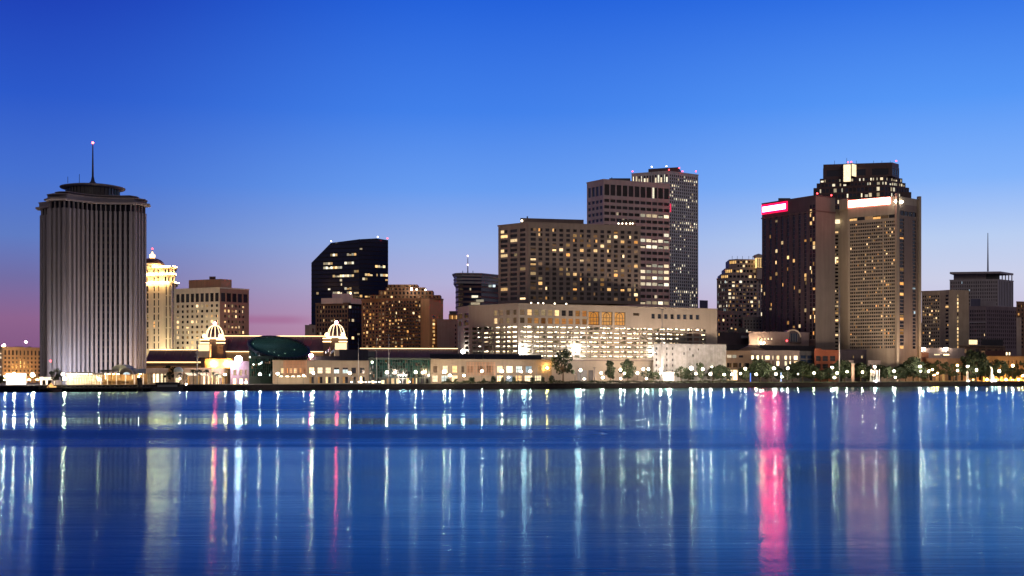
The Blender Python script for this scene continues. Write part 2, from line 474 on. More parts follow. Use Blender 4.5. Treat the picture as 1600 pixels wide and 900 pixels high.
# ================================================================ TOWERS, far to near
# --- office tower with the broad grid (white), behind everything in the middle
wt = surf('white_grid_stone', (.50, .50, .53), .7, .15)
T = building('office_tower', 'tallest pale office tower with a fine square window grid and red beacons on its roof', 'office tower',
    [(987, 1165), (1045, 1150), (1091, 1172)], 268,
    [[dict(p=(988, 1044), cols=13, r=.55, y=(271, 285), rows=1, h=.85, lit=lit_rand(.9, (WHITE,))),
      dict(p=(988, 1044), cols=13, r=.55, y=(286, 478), rows=26, h=.62, lit=lit_rand(.5, (WHITE, WARM)))],
     [dict(p=(1046, 1090), cols=14, r=.55, y=(271, 478), rows=40, h=.62, lit=lit_rows(.3, .5, (WHITE,), .12))]], wt, ref=1, rec=.5, mats={1: surf('white_grid_stone_east', (.52, .54, .58), .7, .15)})
a = T.acc('penthouse'); A, C = P(1013, 1172), P(1060, 1162)
a.prism([A, C, (C[0] + 6, C[1] + 25), (A[0] + 6, A[1] + 25)], T.z1, pz(262, 1165), DKBROWN)
for p, q in ((988, 269), (1018, 261), (1041, 260), (1045, 266), (1061, 263), (1066, 268), (1087, 271)):
    b = Acc(); Y = 1158 if p != 1045 else 1149; b.ball((px(p, Y), Y - 1.5, max(T.z1 + 1.2, pz(q, Y))), .6, REDL if p not in (1018, 1041) else PALEL, 5); b.tube((px(p, Y), Y - 1.5, T.z1 - .3), (px(p, Y), Y - 1.5, max(T.z1 + .8, pz(q, Y))), .15, DKMETAL, 4); T.add('roof_beacon', b)
T.done()

# --- ribbon-window office tower in front of it
rb = surf('mauve_stone', (.45, .375, .385), .75, .15)
def rib(i, j): return lit_rib(i, j)
lit_rib = lit_rows(0, .75, (WHITE,), .05, rows=(2, 6, 7, 9, 10, 11, 12, 13, 16))
T = building('office_tower', 'mauve office tower with ribbon windows, tall top-floor windows and rows of lit floors', 'office tower',
    [(917, 957), (943, 940), (1046.5, 964)], 281,
    [[dict(p=(918, 942), cols=4, r=.72, y=(289, 305), rows=1, h=.95, lit=lit_rand(.08, (WARM,))), dict(p=(918, 942), cols=4, r=.72, y=(309, 475), rows=17, h=.5, lit=lit_rows(0, .8, (WHITE,), .03, rows=(2,)))],
     [dict(p=(943.5, 1046), cols=11, r=.8, y=(287, 305), rows=1, h=.95, lit=lit_rand(.12, (AMBER, WHITE))), dict(p=(943.5, 1046), cols=11, r=.84, y=(308, 476), rows=17, h=.5, lit=lit_rib)]], rb, ref=1, rec=.5)
blockpx(T, 'roof_plant', 952, 985, 960, 278.5, 283, DKMETAL, 15)
b = Acc(); x, Y = px(1046.5, 962), 962; b.prism([(x - .2, Y - 3.2), (x + .7, Y - 2.8), (x + .7, Y - 2.2), (x - .2, Y - 2.4)], pz(332, Y), pz(319, Y), emis('red_neon', (1, .04, .12), 1.0)); T.add('neon_sign', b, label='small vertical red neon sign at the tower corner')
mast(T, 'roof_mast', 956, 955, 277, 282, .3, DKMETAL)
T.done()

# --- stepped dark tower (behind the two hotels)
st = surf('dark_red_granite', (.10, .06, .065), .5, .15)
Yt = 1250
T = Thing('office_tower', 'stepped dark granite tower with a white-lit shaft on its crown behind the two hotels', 'office tower', (px(1346, Yt), Yt + 30))
T.z1 = pz(292, Yt)
def steptier(p0, p1, pc, ytop, ybot, cols, rows, p, dy=0):
    A, B, C = P(p0, Yt + 8 - dy), P(pc, Yt - 12 + dy * .5), P(p1, Yt + 6 - dy)
    zt, zb = pz(ytop, Yt), pz(ybot, Yt)
    for (a0, a1, pp, cc) in ((A, B, (p0 + .8, pc - .6), cols), (B, C, (pc + .6, p1 - .8), max(3, cols // 2))):
        f = dict(p=pp, cols=cc, r=.72, y=(ytop + .8, ybot - .3), rows=rows, h=.66, lit=lit_rand(p, (WHITE,), BLUEW))
        facade(T, a0, a1, zb, zt, face_rects(a0, a1, Yt, f), st, .4)
    w = T.acc('wall'); D = (A[0] + C[0] - B[0], A[1] + C[1] - B[1] + 15)
    w.face([(*C, zb), (*D, zb), (*D, zt), (*C, zt)], st); w.face([(*D, zb), (*A, zb), (*A, zt), (*D, zt)], st)
    w.face([(*A, zt), (*B, zt), (*C, zt), (*D, zt)], st)
    return A, B, C, D
steptier(1271, 1420.5, 1382, 292, 535, 18, 27, .3)
steptier(1276, 1415, 1382, 285, 292, 18, 1, .5, 1.0)
steptier(1281, 1410, 1381, 278, 285, 17, 1, .55, 2.0)
steptier(1286, 1405, 1394, 262, 278, 3, 1, .0, 3.0)
w = T.acc('crown')
A, B, C = P(1286.4, Yt + 6), P(1394, Yt - 7), P(1404.5, Yt + 4)
w.prism([A, B, C, (C[0] + 10, C[1] + 40), (A[0] + 10, A[1] + 40)], pz(262, Yt), pz(255.5, Yt), st)
lm = litwin('crown_light', (1, .78, .45), (1, .82, .5), 1.4, 1.5)
b = Acc(); A, C = P(1317, Yt - 8), P(1330, Yt - 10); b.prism([A, C, (C[0] + 2, C[1] + 14), (A[0] + 2, A[1] + 14)], pz(287, Yt), pz(258, Yt), st, bottom=False)
b.prism([(A[0] + .6, A[1] - .3), (C[0] - .6, C[1] - .3), (C[0] - .6, C[1] - .1), (A[0] + .6, A[1] - .1)], pz(286, Yt), pz(259.5, Yt), lm)
A2, C2 = P(1330.3, Yt - 9.8), P(1338, Yt - 3); b.prism([A2, C2, (C2[0] + 1, C2[1] + 10), (A2[0] + 1, A2[1] + 10)], pz(278, Yt), pz(257, Yt), st, bottom=False)
b.prism([(A2[0] + .4, A2[1] - .3), (C2[0] - .2, C2[1] - .5), (C2[0] - .2, C2[1] - .3), (A2[0] + .4, A2[1] - .1)], pz(277, Yt), pz(258.5, Yt), lm)
T.add('lit_shaft', b, label='tall white-lit shaft on the crown')
for p, q in ((1323, 256), (1328, 255.5), (1398, 254)):
    b = Acc(); b.ball((px(p, Yt), Yt - 5, pz(q, Yt) + .8), .7, REDL, 6); T.add('roof_beacon', b)
for p in (1304, 1323, 1338, 1365, 1378, 1391): mast(T, 'antenna', p, Yt, 251 if p != 1323 else 247, 258, .18, DKMETAL)
T.done()

# --- crescent tower with a gold crown
Yc = 1150
T = building('office_tower', 'stepped tan office tower with gold-lit ledges and a golden pavilion on top', 'office tower',
    [(1120, Yc + 10), (1137, Yc), (1184, Yc + 4), (1204, Yc + 16)], 435,
    [dict(p=(1120.5, 1136.5), cols=7, r=.6, y=(437, 512), rows=12, h=.6, lit=lit_rand(.3, (COOL, WHITE))),
     dict(p=(1137.5, 1183), cols=8, r=.68, y=(437, 512), rows=12, h=.55, lit=lit_rand(.3, (WARM, WHITE), dim=.2)),
     dict(p=(1184.5, 1203), cols=5, r=.55, y=(437, 512), rows=12, h=.8, lit=lit_rand(.4, (WARM, WHITE)))], surf('tan_granite', (.42, .34, .31), .7, .15), ref=1, depth=40)
GOLD = litwin('gold_ledge_light', (1, .55, .16), (1, .6, .22), .8, 1.6)
lev = [(1126, 1182, 427), (1132.5, 1182, 418), (1139, 1182, 404)]
zp = T.z1
for k, (p0, p1, q) in enumerate(lev):
    A, B, C = P(p0, Yc + 10), P(p0 + 12, Yc + 2 + k), P(p1, Yc + 6 + k); z1 = pz(q, Yc)
    facade(T, A, B, zp, z1, face_rects(A, B, Yc, dict(p=(p0 + .5, p0 + 11.5), cols=4, r=.75, y=(q + 1, q + 8.5), rows=1, h=.6, lit=lambda i, j: (GOLD, 'full'))), MATS['tan_granite'], .4)
    facade(T, B, C, zp, z1, face_rects(B, C, Yc, dict(p=(p0 + 12.5, p1 - .5), cols=7, r=.7, y=(q + 1, q + (14 if k == 2 else 8.5)), rows=2 if k == 2 else 1, h=.55, lit=lit_rand(.3, (GOLD, WARM)))), MATS['tan_granite'], .4)
    a = T.acc('wall'); D = (C[0] + 2, C[1] + 30); E = (A[0] + 2, A[1] + 30)
    a.face([(*C, zp), (*D, zp), (*D, z1), (*C, z1)], CONC); a.face([(*E, zp), (*A, zp), (*A, z1), (*E, z1)], CONC); a.face([(*A, z1), (*B, z1), (*C, z1), (*D, z1), (*E, z1)], ROOF)
    zp = z1
b = Acc(); A, C = P(1182.5, Yc - 2), P(1193, Yc + 2)
b.prism([A, C, (C[0] + 2, C[1] + 14), (A[0] + 2, A[1] + 14)], pz(436, Yc), pz(418, Yc), MATS['tan_granite'])
for i in range(4):
    x = A[0] + (C[0] - A[0]) * (i + .5) / 4; b.tube((x, A[1] - .6, pz(418, Yc)), (x, A[1] - .6, pz(404, Yc)), .6, CREAM, 6)
b.prism([(A[0] + .5, A[1] + 2), (C[0] - .5, C[1]), (C[0], C[1] + 8), (A[0], A[1] + 8)], pz(418, Yc), pz(403, Yc), litwin('gold_pavilion_light', (1, .58, .2), (1, .62, .24), 1.3, 1.6))
b.prism([(A[0] - 1, A[1] - 1.5), (C[0] + 1, C[1] - 1.5), (C[0] + 1, C[1] + 10), (A[0] - 1, A[1] + 10)], pz(403, Yc), pz(400.5, Yc), CREAM)
b.lathe((px(1187, Yc), Yc + 5), [(5.5, pz(400.5, Yc)), (4.5, pz(398, Yc)), (2, pz(396.5, Yc)), (.2, pz(395.5, Yc))], CREAM, 12)
cpv = T.add('crown_pavilion', b, label='golden-lit columned pavilion')
for p in (1144, 1152, 1160, 1170, 1176): mast(T, 'antenna', p, Yc + 8, 400, 405, .18, DKMETAL)
T.done()

# --- dark hotel slab with the red sign
dk = surf('dark_plum_brick', (.085, .06, .072), .75, .2)
litm = lit_rand(.15, (WARM, AMBER))
T = building('hotel_tower', 'dark hotel tower with vertical window strips and a glowing red-edged rooftop sign', 'hotel',
    [(1190.5, 1007), (1274.5, 960), (1305, 972)], 306,
    [[dict(us=[(1193 + i * 9.05, 1196.6 + i * 9.05) for i in range(8)], y=(327, 530), rows=33, h=.86, lit=lit_rand(.13, (WARM, AMBER))),
      dict(us=[(1265, 1268.5), (1269.6, 1273.6)], y=(319, 530), rows=33, h=.86, lit=lit_rand(.2, (WARM, AMBER)))], None], dk, ref=1, mats={1: surf('plum_grey_brick', (.21, .185, .175), .8, .15)}, trim=dk)
A, C = T.pts[0], T.pts[1]
L = math.hypot(C[0]-A[0], C[1]-A[1]); d = ((C[0]-A[0])/L, (C[1]-A[1])/L); n = (d[1], -d[0]); at = lambda u, e: (A[0]+d[0]*u+n[0]*e, A[1]+d[1]*u+n[1]*e)
zt = T.z1
u1 = upx(A, C, 1231)
for part, e0, e1, uu0, uu1, z0_, z1_, mm in (('sign_box', .35, .9, .4, u1, zt - 8.6, zt - .8, emis('red_sign_edge', (1, .008, .07), 2.2)), ('sign_face', .93, 1.15, 1.6, u1 - 1.6, zt - 6.7, zt - 2.7, emis('red_sign_face', (190, 4.5, 12), 1.0))):
    b = Acc(); b.prism([at(uu0, e1), at(uu1, e1), at(uu1, e0), at(uu0, e0)], z0_, z1_, mm); sgn = T.add(part, b, sgn if part == 'sign_face' else None)
blockpx(T, 'roof_plant', 1216, 1235, 1000, 309.5, 318, DKMETAL, 12)
ledge = T.acc('cornice'); ledge.prism([at(-.3, .7), at(L + .3, .7), (T.pts[2][0] + .4, T.pts[2][1] - .6), (T.pts[2][0], T.pts[2][1] + .3), at(L, .2), at(0, .2)], zt - 12.2, zt - 11.2, DKBROWN)
for p, q, Y in ((1277, 303, 958), (1299, 305, 968)):
    b = Acc(); b.ball((px(p, Y), Y, T.z1 + 1.6), .65, REDL, 6); b.tube((px(p, Y), Y, T.z1), (px(p, Y), Y, T.z1 + 1.2), .2, DKMETAL, 4); T.add('roof_beacon', b)
T.done()

# --- pale hotel tower with a glowing panel for its floodlit parapet
sh = surf('tan_precast', (.39, .335, .265), .75, .12)
T = building('hotel_tower', 'tan hotel tower with tall fins and a brilliant self-glowing white band along its parapet', 'hotel',
    [(1302, 979), (1311.5, 977), (1324.5, 968), (1402, 944), (1436.5, 962)], 318,
    [dict(p=(1303, 1310.5), cols=1, r=.8, y=(352, 548), rows=33, h=.5, lit=lit_rand(.2, (WARM,))), None,
     [dict(p=(1327, 1401), cols=6, r=.96, y=(334, 340), rows=1, h=.9, lit=lit_rand(.2, (AMBER,), dim=.4)),
      dict(p=(1328, 1379), cols=18, r=.8, y=(343, 545), rows=37, h=.56, lit=lit_rand(.11, (WARM, AMBER), dim=.05)),
      dict(p=(1381, 1401), cols=7, r=.8, y=(343, 545), rows=37, h=.56, lit=lit_rand(.19, (WARM, AMBER), dim=.05))],
     [dict(p=(1407, 1432), cols=4, r=.97, y=(328, 335.5), rows=1, h=.95, lit=lit_rand(0, (WARM,))),
      dict(us=[(1406, 1412.5)], y=(340, 545), rows=37, h=.75, lit=lit_rand(.2, (AMBER,))),
      dict(us=[(1426, 1431)], y=(340, 545), rows=37, h=.75, lit=lit_rand(.12, (AMBER, COOL)))]], sh, ref=3, depth=26, trim=False,
    mats={0: surf('tan_precast_side', (.36, .31, .245), .75, .12), 3: surf('brown_precast', (.24, .19, .165), .75, .12)})
zt = T.z1
A, C = T.pts[2], T.pts[3]; L = math.hypot(C[0]-A[0], C[1]-A[1]); d = ((C[0]-A[0])/L, (C[1]-A[1])/L); n = (d[1], -d[0])
at = lambda u, e: (A[0]+d[0]*u+n[0]*e, A[1]+d[1]*u+n[1]*e)
ztop = pz(306, 944)
w = T.acc('parapet'); w.prism([at(0, 0), at(L, 0), at(L, -1), at(0, -1)], zt, ztop, sh)
A3, C3 = T.pts[3], T.pts[4]; w.prism([A3, C3, (C3[0] - 1, C3[1] + 1), (A3[0] - .6, A3[1] + 1.2)], zt, pz(306.5, 944), sh)
A0, C0 = T.pts[1], T.pts[2]; w.prism([(A0[0] * .9955, A0[1] * .9955), (C0[0] * .9955, C0[1] * .9955), (C0[0] + 3, C0[1] + 8), (A0[0] + 3, A0[1] + 8)], zt - 1, pz(304, 944), sh)
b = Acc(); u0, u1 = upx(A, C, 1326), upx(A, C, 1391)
b.prism([at(u0, .5), at(u1, .5), at(u1, .2), at(u0, .2)], zt + .2, ztop - .6, emis('parapet_glow', (26, 7, 5.4), 1.0)); T.add('glowing_parapet_band', b, label='glowing panel standing in for the floodlit parapet band')  # panel emits in place of floodlighting, reddened to tint the water reflection
for p in (1401.5, 1436):
    Y = 943.5 if p < 1410 else 961; b = Acc(); b.obox((px(p, Y), Y), 2.2, 2.6, G, pz(302, 944), R(20), sh); T.add('fin', b)
b = Acc(); x9, Y9 = px(1302.6, 977), 976.2; b.prism([(x9, Y9 - .3), (x9 + 1.6, Y9 - .5), (x9 + 1.6, Y9 - .2), (x9, Y9)], pz(412, Y9), pz(404, Y9), SHOP); T.add('lit_stair_window', b)
for p in (1399, 1409.5):
    Y = 942 if p < 1402 else 945; b = Acc(); b.ball((px(p, Y), Y, ztop - 4.5), .8, emis('flood_parapet', (1, .9, .7), 45), 6); T.add('floodlight', b)
blockpx(T, 'penthouse', 1330, 1345, 985, 306.5, 318, GREENGL, 8); blockpx(T, 'roof_plant', 1406, 1424, 985, 300, 318, DKBROWN, 10)
x, Y = px(1304, 974), 974
b = Acc(); b.prism([(x, Y), (x + 4.2, Y), (x + 4.2, Y + 1), (x, Y + 1)], pz(349, Y), pz(343, Y), SHOP); T.add('corner_light', b)
T.done()
# ================================================================ MIDDLE
BLACKGL = glass('black_tower_glass', (.008, .016, .06), .15, .3)
# --- chamfered dark glass tower
Yd = 1150
mul = surf('black_mullion', (.006, .007, .02), .5, .15, spec=.2)
T = Thing('office_tower', 'black glass office tower with a slanting chamfered roof corner and broken rows of lit offices', 'office tower', (px(546, Yd), Yd + 20))
A, B, C = P(486.5, Yd + 14), P(561, Yd), P(606.5, Yd + 12)
rowsd = dict(p=(487, 560.5), cols=20, r=.93, y=(374, 520), rows=22, h=.55, lit=lit_rows(0, .52, (WHITE, WARM), .03, BLUEGL, rows=(3, 5, 6, 7, 8, 11, 12)))
def inside_slope(i, j, cols=20, rows=22):
    p = 487 + (i + .5) * 73.5 / 20; q = 374 + (j + .1) * 146 / 22
    lim = 409 - (p - 486) * (31.0 / 31) if p < 517 else 378 - (p - 517) * 6 / 73
    return q < lim + 2.5
rowsd['skip'] = inside_slope
zs1 = pz(371.5, Yd)
# left wall is clipped by the slope, so it is laid out row by row
L = math.hypot(B[0]-A[0], B[1]-A[1])
def topz(p): return pz(409 - (p - 486) if p < 517 else 378 - (p - 517) * 7 / 73, Yd)
a = T.acc('curtain_wall')
dirv = ((B[0]-A[0])/L, (B[1]-A[1])/L); nn = (dirv[1], -dirv[0])
ptl = lambda u, z, e=0: (A[0] + dirv[0]*u - nn[0]*e, A[1] + dirv[1]*u - nn[1]*e, z)
uch = upx(A, B, 517)
a.face([ptl(0, G), ptl(L, G), ptl(L, topz(561)), ptl(uch, topz(517)), ptl(0, topz(486.5))], BLACKGL)
rl = face_rects(A, B, Yd, rowsd)
ang = math.atan2(dirv[1], dirv[0])
for r in rl: T.wins.append((ptl((r[0]+r[1])/2, (r[2]+r[3])/2, -.12), ang, r[1]-r[0], r[3]-r[2], DARKW if r[4] is BLUEGL else r[4], r[5]))
T.wins = [w for w in T.wins if w[4] is not DARKW]
for j in range(23):
    z = pz(374 + j * 146 / 22, Yd)
    if z < topz(561): 
        u0 = 0.0
        while u0 < L and topz(486.5 + u0 / L * 74.5) < z + .6: u0 += 1
        a.prism([ptl(u0, 0, -.2)[:2], ptl(L, 0, -.2)[:2], ptl(L, 0, -.02)[:2], ptl(u0, 0, -.02)[:2]], z - .35, z + .35, mul)
L2 = math.hypot(C[0]-B[0], C[1]-B[1]); d2 = ((C[0]-B[0])/L2, (C[1]-B[1])/L2); n2 = (d2[1], -d2[0])
pt2 = lambda u, z, e=0: (B[0]+d2[0]*u-n2[0]*e, B[1]+d2[1]*u-n2[1]*e, z)
ztr = topz(561); zc = pz(371, Yd)
a.face([pt2(0, G), pt2(L2, G), pt2(L2, pz(373, Yd)), pt2(L2 * .6, zc), pt2(0, ztr)], BLACKGL)
r2 = face_rects(B, C, Yd, dict(p=(562, 606), cols=11, r=.9, y=(378, 520), rows=21, h=.55, lit=lit_rows(0, .6, (WHITE, WARM), .03, DARKW, rows=(5, 7, 8, 12))))
for r in r2:
    if r[4] is not DARKW: T.wins.append((pt2((r[0]+r[1])/2, (r[2]+r[3])/2, -.12), math.atan2(d2[1], d2[0]), r[1]-r[0], r[3]-r[2], r[4], r[5]))
for j in range(22):
    z = pz(378 + j * 142 / 21, Yd); a.prism([pt2(0, 0, -.2)[:2], pt2(L2, 0, -.2)[:2], pt2(L2, 0, -.02)[:2], pt2(0, 0, -.02)[:2]], z - .3, z + .3, mul)
D = (A[0] + C[0] - B[0], A[1] + C[1] - B[1] + 12)
a.face([(*C, G), (*D, G), (*D, pz(378, Yd)), (*C, pz(373, Yd))], BLACKGL); a.face([(*D, G), (*A, G), (*A, topz(486.5)), (*D, pz(378, Yd))], BLACKGL)
T.acc('roof').face([ptl(0, topz(486.5)), ptl(uch, topz(517)), (*D, pz(378, Yd))], BLACKGL); T.acc('roof').face([ptl(uch, topz(517)), ptl(L, ztr), pt2(L2 * .6, zc), pt2(L2, pz(373, Yd)), (*D, pz(378, Yd))], ROOF)
for p, q in ((517, 376.5), (590, 369.8), (605, 372)):
    b = Acc(); b.ball((px(p, Yd), Yd + 2, pz(q, Yd)), .6, PALEL if p < 600 else REDL, 6); T.add('roof_beacon', b)
T.done()

# --- brown office block with the pale roof boxes
Yb = 1060
T = building('office_block', 'brown office block with pale pink concrete boxes along its roof and dark glass sides', 'office block',
    [(493, Yb + 8), (544, Yb), (568, Yb + 14)], 474,
    [dict(p=(494, 543), cols=11, r=.62, y=(476, 545), rows=10, h=.6, lit=lit_rand(.1, (WARM, WHITE))),
     dict(p=(545, 567), cols=5, r=.9, y=(476, 545), rows=10, h=.6, lit=lit_rand(.1, (WHITE, WARM), BLACKGL))], BROWN, ref=1, mats={1: mul})
pk = surf('pink_concrete', (.72, .56, .53), .8, .1)
blockpx(T, 'roof_box', 502, 536, Yb + 3, 466, 474.5, pk, 14, Yb - 1); blockpx(T, 'roof_box', 548, 570, Yb, 466, 474.5, pk, 14, Yb + 8); blockpx(T, 'penthouse', 519, 551, Yb + 20, 459, 474, pk, 15)
b = Acc(); Y = Yb + 5; b.ball((px(548, Y), Y, pz(458.5, Y)), .6, PALEL, 6); T.add('roof_beacon', b)
T.done()

T = building('small_block', 'small pale concrete block rising just behind the casino roof beside the brown block', 'building', [(476.5, 990), (493, 996)], 509, [dict(us=[(488, 490.5)], y=(512, 520), rows=1, h=.8, lit=lit_rand(0))], surf('dull_concrete', (.36, .30, .28)), depth=14)
blockpx(T, 'penthouse', 483, 489, 998, 506.5, 509.5, DKMETAL, 6)
T.done()

# --- stepped brick apartment tower
Ya = 985
bk = surf('orange_brown_brick', (.36, .19, .10), .85, .2)
T = building('apartment_tower', 'orange-brown brick apartment tower with balconies and a stepped crown lit by lamps', 'apartment tower',
    [(565, Ya + 16), (602, Ya), (658, Ya + 2), (671, Ya - 3), (692.5, Ya + 12)], 467,
    [dict(p=(566, 601), cols=7, r=.62, y=(471, 544), rows=13, h=.6, lit=lit_rand(.3, (WARM, AMBER), dim=.15)),
     dict(p=(602.5, 657.5), cols=12, r=.62, y=(469, 544), rows=13, h=.6, lit=lit_rand(.24, (WARM, AMBER), dim=.15)),
     None,
     dict(us=[(676, 680), (685, 687)], y=(492, 544), rows=9, h=.6, lit=lit_rand(.4, (WARM, AMBER)))], bk, ref=2, depth=28, mats={2: surf('amber_lit_brick', (.60, .34, .17), .85, .12), 3: surf('amber_lit_brick', (.60, .34, .17))})  # amber lamplight on the side strip is put into the brick colour
for k, (p0, p1, q, qb) in enumerate(((578, 688, 461, 467.5), (592, 676, 454, 461.5), (603, 664, 449, 454.5), (606, 652, 444.5, 449.5))):
    Y = Ya + 3 + k * 1.6; A, C = P(p0, Y), P(p1, Y); z0_, z1_ = pz(qb, Y), pz(q, Y)
    facade(T, A, C, z0_, z1_, face_rects(A, C, Y, dict(p=(p0 + 1, p1 - 1), cols=int((p1 - p0) / 6), r=.5, y=(q + .8, qb - .8), rows=1, h=.75, lit=lit_rand(.12, (WARM,), dim=.2))), bk, .4)
    w = T.acc('wall'); w.face([(*A, z1_), (*C, z1_), (C[0], C[1] + 18, z1_), (A[0], A[1] + 18, z1_)], ROOF); w.face([(*C, z0_), (C[0], C[1] + 18, z0_), (C[0], C[1] + 18, z1_), (*C, z1_)], bk); w.face([(A[0], A[1] + 18, z0_), (*A, z0_), (*A, z1_), (A[0], A[1] + 18, z1_)], bk)
# balconies up the river face
for i in range(6):
    p = 605 + i * 9.3
    for j in range(13):
        b = Acc(); q = 472.5 + j * 5.62; Y = Ya + 1; A = P(p, Y); b.box(A[0] - 1.7, A[0] + 1.7, Y - 2.0, Y - .05, pz(q + 2.9, Y), pz(q + 2.9, Y) + .22, bk); b.box(A[0] - 1.7, A[0] + 1.7, Y - 2.0, Y - 1.86, pz(q + 2.9, Y) + .25, pz(q + 2.9, Y) + 1.2, DKBROWN)
        T.add('balcony', b)
for p, q, mm in ((643, 452, FLOODL), (651, 452.5, PALEL), (665, 453, PALEL)):
    b = Acc(); b.ball((px(p, Ya), Ya - 1, pz(q, Ya)), .7, mm, 6); b.tube((px(p, Ya), Ya - 1, pz(q + 2.5, Ya)), (px(p, Ya), Ya - 1, pz(q, Ya)), .2, DKMETAL, 4); T.add('roof_lamp', b)
T.done()

# --- tan annex behind the casino and the mall
T = building('annex_block', 'tan concrete annex with an orange-lit roof deck between apartment tower and parking mall', 'building', [(683, 975), (716, 980)], 500,
    [dict(us=[(711, 713)], y=(505, 545), rows=6, h=.5, lit=lit_rand(0))], surf('brown_concrete', (.34, .26, .215), .85), depth=20)
blockpx(T, 'deck_wall', 701, 715, 982, 491, 500, BROWN, 8)
for i in range(4):
    b = Acc(); p = 702.5 + i * 3.2; Y = 981.6; b.box(px(p, Y), px(p + 2, Y), Y - .12, Y - .04, pz(498.5, Y), pz(493, Y), AMBER); T.add('deck_window', b)
blockpx(T, 'roof_plant', 702, 713, 992, 486, 491, DKMETAL, 6)
T.done()

# --- striped office with the curved corner and lit mast
Yo = 1080
T = Thing('office_block', 'dark glass office block with striped overhanging top and a twin-lit mast', 'office block', (px(745, Yo), Yo + 20))
pts = [P(712, Yo + 12), P(716, Yo + 3), P(724, Yo), P(752, Yo + 3), P(782, Yo + 24)]
back = [(pts[-1][0], pts[-1][1] + 26), (pts[0][0], pts[0][1] + 30)]
T.acc('curtain_wall').prism(pts + back, G, pz(443, Yo), BLUEGL)
c0 = (px(745, Yo), Yo + 22)
def scl(k): return [(c0[0] + (p[0] - c0[0]) * k, c0[1] + (p[1] - c0[1]) * k) for p in pts + back]
for j in range(10):
    q = 446 + j * 8; T.acc('spandrel_band').prism(scl(1.008), pz(q + 3.2, Yo), pz(q, Yo), DKBROWN)
for q, k in ((443, 1.10), (437.5, 1.10), (432, 1.10)):
    T.acc('top_band').prism(scl(k), pz(q, Yo), pz(q - 3.2, Yo), GREYM)
T.acc('curtain_wall').prism(scl(1.07), pz(443, Yo), pz(429, Yo), BLUEGL)
T.acc('roof_slab').prism(scl(1.16), pz(428.6, Yo), pz(426.6, Yo), GREYM)
for p, q, w in ((742, 463.5, 10), (766, 447, 5), (772, 447, 4), (743, 474.5, 14), (735, 452, 2), (750, 470, 12)):
    Y = Yo - 2 if p < 752 else Yo + 8; z = pz(q, Y); b = Acc(); w_ = w / F * Y / 2; x = px(p, Y); b.box(x - w_, x + w_, Y - 1.2, Y - 1.0, z - 1, z + 1, WHITE if p < 760 else COOL); T.add('window', b)
mast(T, 'mast', 731, Yo + 8, 398, 427, .55, GREYM, .2)
for q in (400, 414):
    b = Acc(); b.ball((px(731, Yo + 8), Yo + 7.2, pz(q, Yo + 8)), .7, emis('pink_beacon', (1, .62, .5), 8), 6); T.add('mast_lamp', b)
for p in (723, 739): mast(T, 'antenna', p, Yo + 5, 423, 427, .25, DKMETAL)
T.done()

# --- hotel slab over the parking mall
hs = surf('warm_grey_precast', (.215, .178, .16), .78, .12)
T = building('hotel_tower', 'broad warm-grey hotel slab with square windows standing on the parking mall', 'hotel',
    [(778.5, 858), (826, 840), (1001, 861)], 348.5,
    [[dict(us=[(782, 793), (797, 808)], y=(354.5, 469), rows=15, h=.62, lit=lit_rand(.25, (WARM,))), dict(us=[(812, 821)], y=(354.5, 469), rows=15, h=.62, lit=lit_rand(.18, (WARM,)))],
     [dict(us=[(829, 837.5)], y=(354.5, 469), rows=15, h=.62, lit=lit_rand(.2, (WARM,), dim=.2)), dict(p=(839, 999), cols=15, r=.56, y=(354.5, 469), rows=15, h=.62, lit=lit_rand(.24, (WARM, WARM, AMBER), dim=.12))]], hs, ref=1, z0=pz(474, 850), rec=.5)
blockpx(T, 'penthouse', 813, 912, 856, 340.5, 349, surf('brown_precast_roof', (.20, .15, .135)), 16, 866)
b = Acc(); b.ball((px(815.5, 852), 852, T.z1 + 3), .7, PALEL, 6); b.tube((px(815.5, 852), 852, T.z1), (px(815.5, 852), 852, T.z1 + 2.4), .2, DKMETAL, 4); T.add('roof_lamp', b)
# rooftop pavilion with lamps
Y = 866; b = Acc(); b.box(px(964, Y), px(994, Y), Y, Y + 8, T.z1, T.z1 + 2.4, BROWN); b.box(px(972, Y) - 2, px(990, Y) + 2, Y - 1.5, Y + 9, T.z1 + 4.6, T.z1 + 5.2, DKMETAL)
for p in (973, 979, 985, 990): b.box(px(p, Y), px(p, Y) + .5, Y - .8, Y - .3, T.z1 + .3, T.z1 + 4.6, BROWN)
T.add('roof_pavilion', b)
for p in (966, 972, 978, 984, 988):
    b = Acc(); b.ball((px(p, Y), Y - 2, T.z1 + 2.6), .5, PALEL, 6); T.add('pavilion_lamp', b)
mast(T, 'roof_mast', 824, 862, 338, 342, .5, DKMETAL)
T.done()

# --- parking mall podium
Yp = 809
pod = surf('mall_cream_precast', (.33, .29, .245), .8, .1, .1, .15)
PA, PB, PCc, PD = (715, 862), (733, 838), (810, Yp), (1120.5, 878)
grows = [(509.2, 513.6), (516.4, 521.0), (523.9, 528.4), (531.2, 535.8), (538.9, 543.9), (546.5, 551.6), (554.3, 558.8)]
pairs = []
p = 814.0
while p < 1020: pairs += [(p, p + 8.5), (p + 9.8, p + 18.3)]; p += 20.8
p2 = [q for q in pairs]
while p < 1094: p2 += [(p, p + 8.5), (p + 9.8, p + 18.3)]; p += 20.8
opening = lambda i, j: (None, 'full')
lpairs = []
p = 737.5
while p < 806: lpairs += [(p, p + 7.0), (p + 8.2, p + 15.4)]; p += 18.1
win10 = [(824.2 + i * 10.7, 831.4 + i * 10.7) for i in range(9)]
lw = lambda i, j: (WARM, 'bars') if (j == 0 and i < 5) else ((None, '') if False else (BRONZE, 'bars') if (j == 1 or i > 6) else (DARKW, 'bars'))
